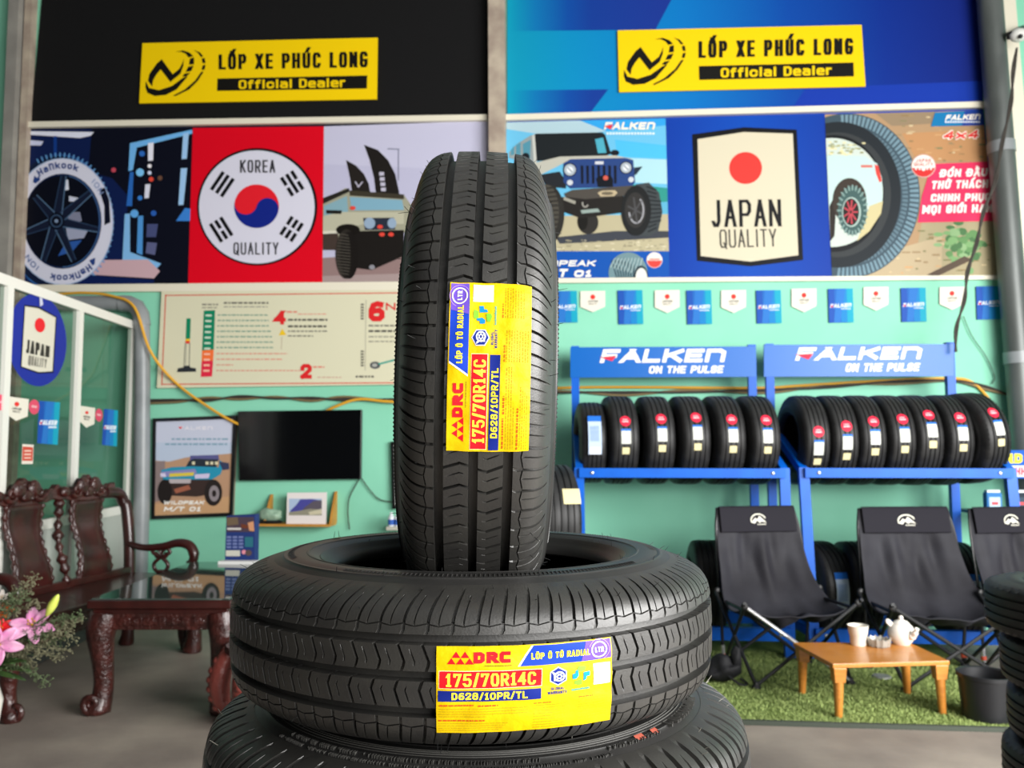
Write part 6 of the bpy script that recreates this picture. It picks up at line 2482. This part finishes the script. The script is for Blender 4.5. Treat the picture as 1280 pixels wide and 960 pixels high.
MB().box((CW / 2, CD / 2, CH + .004), (CW - .03, CD - .03, .008)).build('glass_top', M_tg, ct, smooth=0, bevel=.002)
# brochure box on the coffee table
q = on_z(300, 704, CH + .008)
cy = q.y
bx = thing('brochure_box', 'dark blue brochure box with truck picture on the coffee table', 'box', (q.x, q.y, CH + .008))
Cb = [(283, 645), (319, 643), (318, 702), (281, 702)]
P = [on_y(*c, cy) for c in Cb]
for p_ in P[2:]:
    p_.z = CH + .008
oo = Vector((q.x, q.y, CH + .008))
MB().prism(P, (0, 1, 0), .07).build('box', ink('#27386f'), bx, smooth=0, off=oo)
a = Art(wall_map(cy), (270, 640), 9.6)
a.rect(128, 60, 455, 240, '#4a3d48', 1)
a.poly([(130, 70), (260, 60), (270, 150), (130, 165)], '#6a5a48', 1.5)
a.poly([(380, 130), (450, 110), (460, 230), (400, 225)], '#c98f6a', 1.6)
a.poly([(300, 140), (390, 160), (380, 200), (300, 190)], '#6a3a2a', 1.5)
a.rect(135, 190, 300, 214, '#c9c4c0', 2)
for k in range(4):
    for j in range(3):
        a.rect(128 + j * 72, 290 + k * 40, 182 + j * 72, 314 + k * 40, '#6f7aa8', 2)
a.rect(345, 300, 445, 420, '#2f6a78', 2)
a.rect(118, 460, 288, 530, '#c3c2b6', 2)
a.ell(335, 480, 28, 26, '#d88a98', 2)
a.ell(390, 490, 40, 36, '#5a4a48', 2)
a.build('box_print', bx, oo)
o = MB().beam(on_y(275, 703, cy - .03) , on_y(322, 703, cy - .03), .06, .02).build('stand_base', ink('#d9d9d6'), bx, smooth=0, off=oo)
o.location.z = (CH + .008 + .010) - on_y(300, 703, cy - .03).z

# carved drum stool half hidden by the hero stack
q = at_d(318, 895, 4.05)
ds = thing('drum_stool', 'carved red wooden stool just left of the centre tyre stack', 'stool', (q.x, q.y, 0))
MB().lathe([(0, .36), (.135, .36), (.142, .352), (.142, .335), (.13, .325), (.0, .325)], 32).build('seat', M_wood, ds)
for k in range(5):
    a_ = math.pi + .35 + k * 2 * math.pi / 5
    m = MB()
    pts = [(math.cos(a_) * r_, math.sin(a_) * r_, z_) for r_, z_ in ((.11, .335), (.145, .27), (.16, .19), (.15, .11), (.125, .05), (.135, .015), (.135, 0))]
    m.tube(smooth_path(pts, 4), [.04, .041, .042, .043, .045, .048, .05, .05, .05, .049, .047, .045, .042, .039, .036, .034, .032, .031, .031, .032, .034, .036, .038, .036, .03], 12)
    for j in range(6):
        rr = interp([(0, .125), (.11, .18), (.19, .195), (.27, .178), (.34, .13)], .08 + j * .042)
        m.ball((math.cos(a_) * rr, math.sin(a_) * rr, .08 + j * .042), .026, sc=(1, 1, .8), seg=10)
    m.build('carved_leg', mat('light_red_carved_wood', '#74352e', .35, bump=(50, .6, .01), coat=.3) if k == 0 else bpy.data.materials['light_red_carved_wood'], ds, smooth=50)
MB().lathe([(.10, .03), (.13, .03), (.13, .055), (.10, .055)], 28, closed=True).build('foot_ring', M_wood, ds)

# ------------------------------------------------------------ flower arrangement at the left edge
vz = at_d(-40, 940, 3.0)
fl = thing('flower_arrangement', 'bouquet of pink lilies, red and orange blooms and dry sprigs at the left edge', 'flowers', (vz.x, vz.y, 0), YAW)
MB().lathe([(0, .0), (.07, 0), (.075, .01), (.06, .08), (.085, .28), (.1, .4), (.07, .5), (.075, .53), (.068, .53), (.06, .5), (.0, .1)], 28).build('vase', mat('white_ceramic_vase', '#d8d4cc', .2), fl)
D3 = 2.98


def F(px, py, dd=0.0):
    """point of the bouquet in the local frame of the arrangement"""
    w = at_d(px, py, D3 + dd) - Vector((vz.x, vz.y, 0))
    return Vector((w.dot(RGT), w.dot(FWD), w.z))


M_stem = mat('green_stem', '#4c6b2c', .5)
M_leaf = mat('dark_leaf', '#3a5226', .5, vary=(30, 0, '#2c4220'))
mouth = Vector((0, 0, .52))


def petal(mb, c, d, up, L, w, curl, m):
    d, up = Vector(d).normalized(), Vector(up).normalized()
    sd = d.cross(up).normalized()
    vs, fs = [], []
    n = 8
    for i in range(n + 1):
        t = i / n
        hw = w * math.sin(math.pi * (t * .88 + .06)) ** .8
        p = Vector(c) + d * (L * t) + up * (L * curl * t * t)
        for k in (-1, -.5, 0, .5, 1):
            vs.append(p + sd * (hw * k) + up * (hw * .35 * abs(k)))
    for i in range(n):
        for k in range(4):
            a = i * 5 + k
            fs.append((a, a + 1, a + 6, a + 5))
    mb.add(vs, fs, m)


def lily(name, c, face, size, m, seed, np_=6, curl=.15):
    g = random.Random(seed)
    mb = MB()
    face = Vector(face).normalized()
    s = face.orthogonal().normalized()
    t = face.cross(s)
    for i in range(np_):
        a = 2 * math.pi * i / np_ + g.uniform(-.15, .15)
        d = (s * math.cos(a) + t * math.sin(a)) * (1.0 if i % 2 else .9) + face * .38
        petal(mb, c, d, face - d * .2, size * g.uniform(.9, 1.1), size * .25, -curl if i % 2 else -curl * 1.4, m)
    o = mb.build(name, None, fl, smooth=70, solid=.0015)
    s_ = MB()
    for i in range(5):
        a = 2 * math.pi * i / 5
        e = Vector(c) + face * size * .5 + (s * math.cos(a) + t * math.sin(a)) * size * .14
        s_.tube([Vector(c), e], size * .014, 6)
        s_.ball(e, size * .045, sc=(1, 1, 1), seg=8, rings=6)
    s_.build('stamen', mat('stamen_yellow', '#b98a2a', .6) if 'stamen_yellow' not in bpy.data.materials else bpy.data.materials['stamen_yellow'], o)
    st = MB().tube(smooth_path([mouth - Vector((0, 0, .1)), mouth + Vector((0, 0, .03)), mouth.lerp(Vector(c), .6) + Vector((0, 0, .02)), Vector(c)], 5), .0035, 6)
    st.build('stem', M_stem, o)
    return o


def pet_mat(name, hx, hx2):
    return mat(name, hx, .45, 0, .3, vary=(28, 0, hx2))


M_pink = pet_mat('pink_lily_petal', '#d27fb2', '#e0aac8')
lily('pink_lily', F(41, 783), (.25, -.8, .6), .078, M_pink, 1, 6, .22)
lily('pink_lily', F(-1, 805, -.05), (.3, -.9, .1), .078, M_pink, 2, 6, .2)
lily('red_bloom', F(1, 786, -.03), (.4, -.8, .3), .045, pet_mat('red_petal', '#e0202a', '#c01820'), 3, 8, .1)
lily('orange_bloom', F(3, 764, .02), (.4, -.7, .4), .036, pet_mat('orange_petal', '#ee7a1c', '#e05a14'), 4, 8, .1)
lily('white_bloom', F(2, 748, .04), (.3, -.5, .5), .03, pet_mat('white_petal', '#e6ddd4', '#d4c8c0'), 5, 6, .1)
# closed yellow-green bud
b0, b1 = F(58, 770), F(73, 743)
m = MB()
m.tube([b0.lerp(b1, t) for t in (0, .08, .3, .55, .8, .95, 1)], [.004, .008, .0135, .0155, .011, .006, .002], 12)
bud = m.build('lily_bud', mat('bud_yellow_green', '#d6dc6e', .45, vary=(20, 0, '#b9c94c')), fl, smooth=60)
MB().tube(smooth_path([mouth, mouth.lerp(b0, .6), b0], 5), .003, 6).build('stem', M_stem, bud)
# airy dry sprigs
g = random.Random(21)
M_dry = mat('dry_sprig', '#6a684f', .8)
M_dry2 = mat('dry_sprig_green', '#4c5a3a', .8)
ends = [(102, 770), (95, 778), (86, 786), (80, 800), (84, 812), (74, 822), (60, 852), (42, 836), (66, 806), (56, 796), (48, 812), (36, 826), (30, 816), (44, 720), (38, 735), (30, 745), (48, 752), (22, 834), (70, 790), (90, 796), (104, 776), (20, 740)]
for i, (ex, ey) in enumerate(ends):
    e = F(ex, ey, g.uniform(-.06, .08))
    mid = mouth.lerp(e, .55) + Vector((g.uniform(-.02, .02), g.uniform(-.03, .03), .04))
    P = smooth_path([mouth, mid, e], 8)
    m = MB().tube(P, .0018, 5)
    for j in range(5, len(P)):
        for k in range(4):
            dv = Vector((g.gauss(0, 1), g.gauss(0, 1), g.gauss(0, 1))).normalized() * g.uniform(.012, .035)
            q1 = P[j] + dv
            m.tube([P[j], q1], .0009, 4)
            for _ in range(3):
                m.ball(P[j] + dv * g.uniform(.45, 1.1) + Vector((g.gauss(0, .004), g.gauss(0, .004), g.gauss(0, .004))), g.uniform(.002, .004), seg=5, rings=4, sc=(1, 1, .8))
    m.build('dry_sprig', M_dry if i % 3 else M_dry2, fl, smooth=60)
for i in range(12):
    e = F(g.uniform(-10, 46), g.uniform(800, 850), g.uniform(-.05, .05))
    m = MB()
    c = mouth.lerp(e, .35)
    petal(m, c, e - c, (0, -.4, 1), (e - c).length, .012, -.1, M_leaf)
    m.build('leaf', None, fl, smooth=60, solid=.001)

# ------------------------------------------------------------ far right: blue sign and shelf with cans behind the right chair
YS = 5.72
P = [on_y(*c, YS) for c in ((1252, 563), (1340, 562), (1340, 598), (1254, 598))]
cen = sum(P, Vector()) / 4
dsr = thing('display_stand', 'blue display stand with yellow letters at the right edge behind the racks', 'stand', (cen.x, YS, 0))
off = Vector((cen.x, YS, 0))
MB().prism(P, (0, 1, 0), .02).build('sign_panel', ink('#1558b8'), dsr, smooth=0, off=off)
a = Art(wall_map(YS))
a.text('ND', (1256, 567, 1278, 579), '#f0e23a', 1, .3, .2)
a.rect(1258, 582, 1340, 596, '#dfe4ea', 1)
a.text('HHH', (1263, 584, 1282, 594), '#d83a4a', 2, .2, .2)
a.build('sign_lettering', dsr, off)
zsh = on_y(1240, 640, YS).z
xa, xb = on_y(1224, 640, YS).x, on_y(1340, 640, YS).x
for x in (xa, xb):
    for y in (YS, YS + .3):
        MB().beam((x, y, 0), (x, y, P[2].z + .1 if y > YS else zsh), .022, .022, up=(0, 1, 0)).build('post', mat('green_grey_steel', '#4c7a74', .5) if 'green_grey_steel' not in bpy.data.materials else bpy.data.materials['green_grey_steel'], dsr, smooth=0, off=off)
for x in (xa, xb):
    MB().beam((x, YS + .015, P[2].z + .05), (x, YS + .3, P[2].z + .05), .02, .02).build('side_bar', bpy.data.materials['green_grey_steel'], dsr, smooth=0, off=off)
MB().box(((xa + xb) / 2, YS + .15, zsh - .01), (xb - xa, .34, .02)).build('shelf', bpy.data.materials['green_grey_steel'], dsr, smooth=0, off=off)
for i, (px, lb) in enumerate(((1241, 'white and blue oil can on the display stand, left of the blue post'), (1275, 'dark oil can at the right photo edge on the display stand'))):
    q = on_y(px, 638, YS + .12)
    cn = thing('oil_can', lb, 'can', (q.x, YS + .12, zsh))
    MB().box((0, 0, .06), (.1, .06, .12)).build('body', ink('#26323c') if i else ink('#3a78b4'), cn, smooth=0, bevel=.008)
    MB().box((0, 0, .128), (.085, .045, .018)).build('cap', ink('#dfe6ea'), cn, smooth=0, bevel=.003)
    MB().box((0, -.0315, .055), (.07, .003, .07)).build('label', ink('#b9d4e6') if i == 0 else ink('#3a4a58'), cn, smooth=0)
    MB().box((0, -.0335, .05), (.04, .002, .02)).build('label_mark', ink('#c8565a'), cn, smooth=0)

# labels: lying tyre (text reads level), upright tyre (text runs upward)
make_label(lying, Matrix.Translation((0, 0, .0885 * LK)) @ Matrix.Scale(LK, 4, (0, 0, 1)), A_F + .175, -.012, 1.02)
_loc = (R_UP.to_3x3().inverted() @ Vector((-HX, -HY, 0)))
_am = math.atan2(_loc.y, _loc.x)
make_label(upright, R_UP, _am + .020, .0142, 1.0, True)
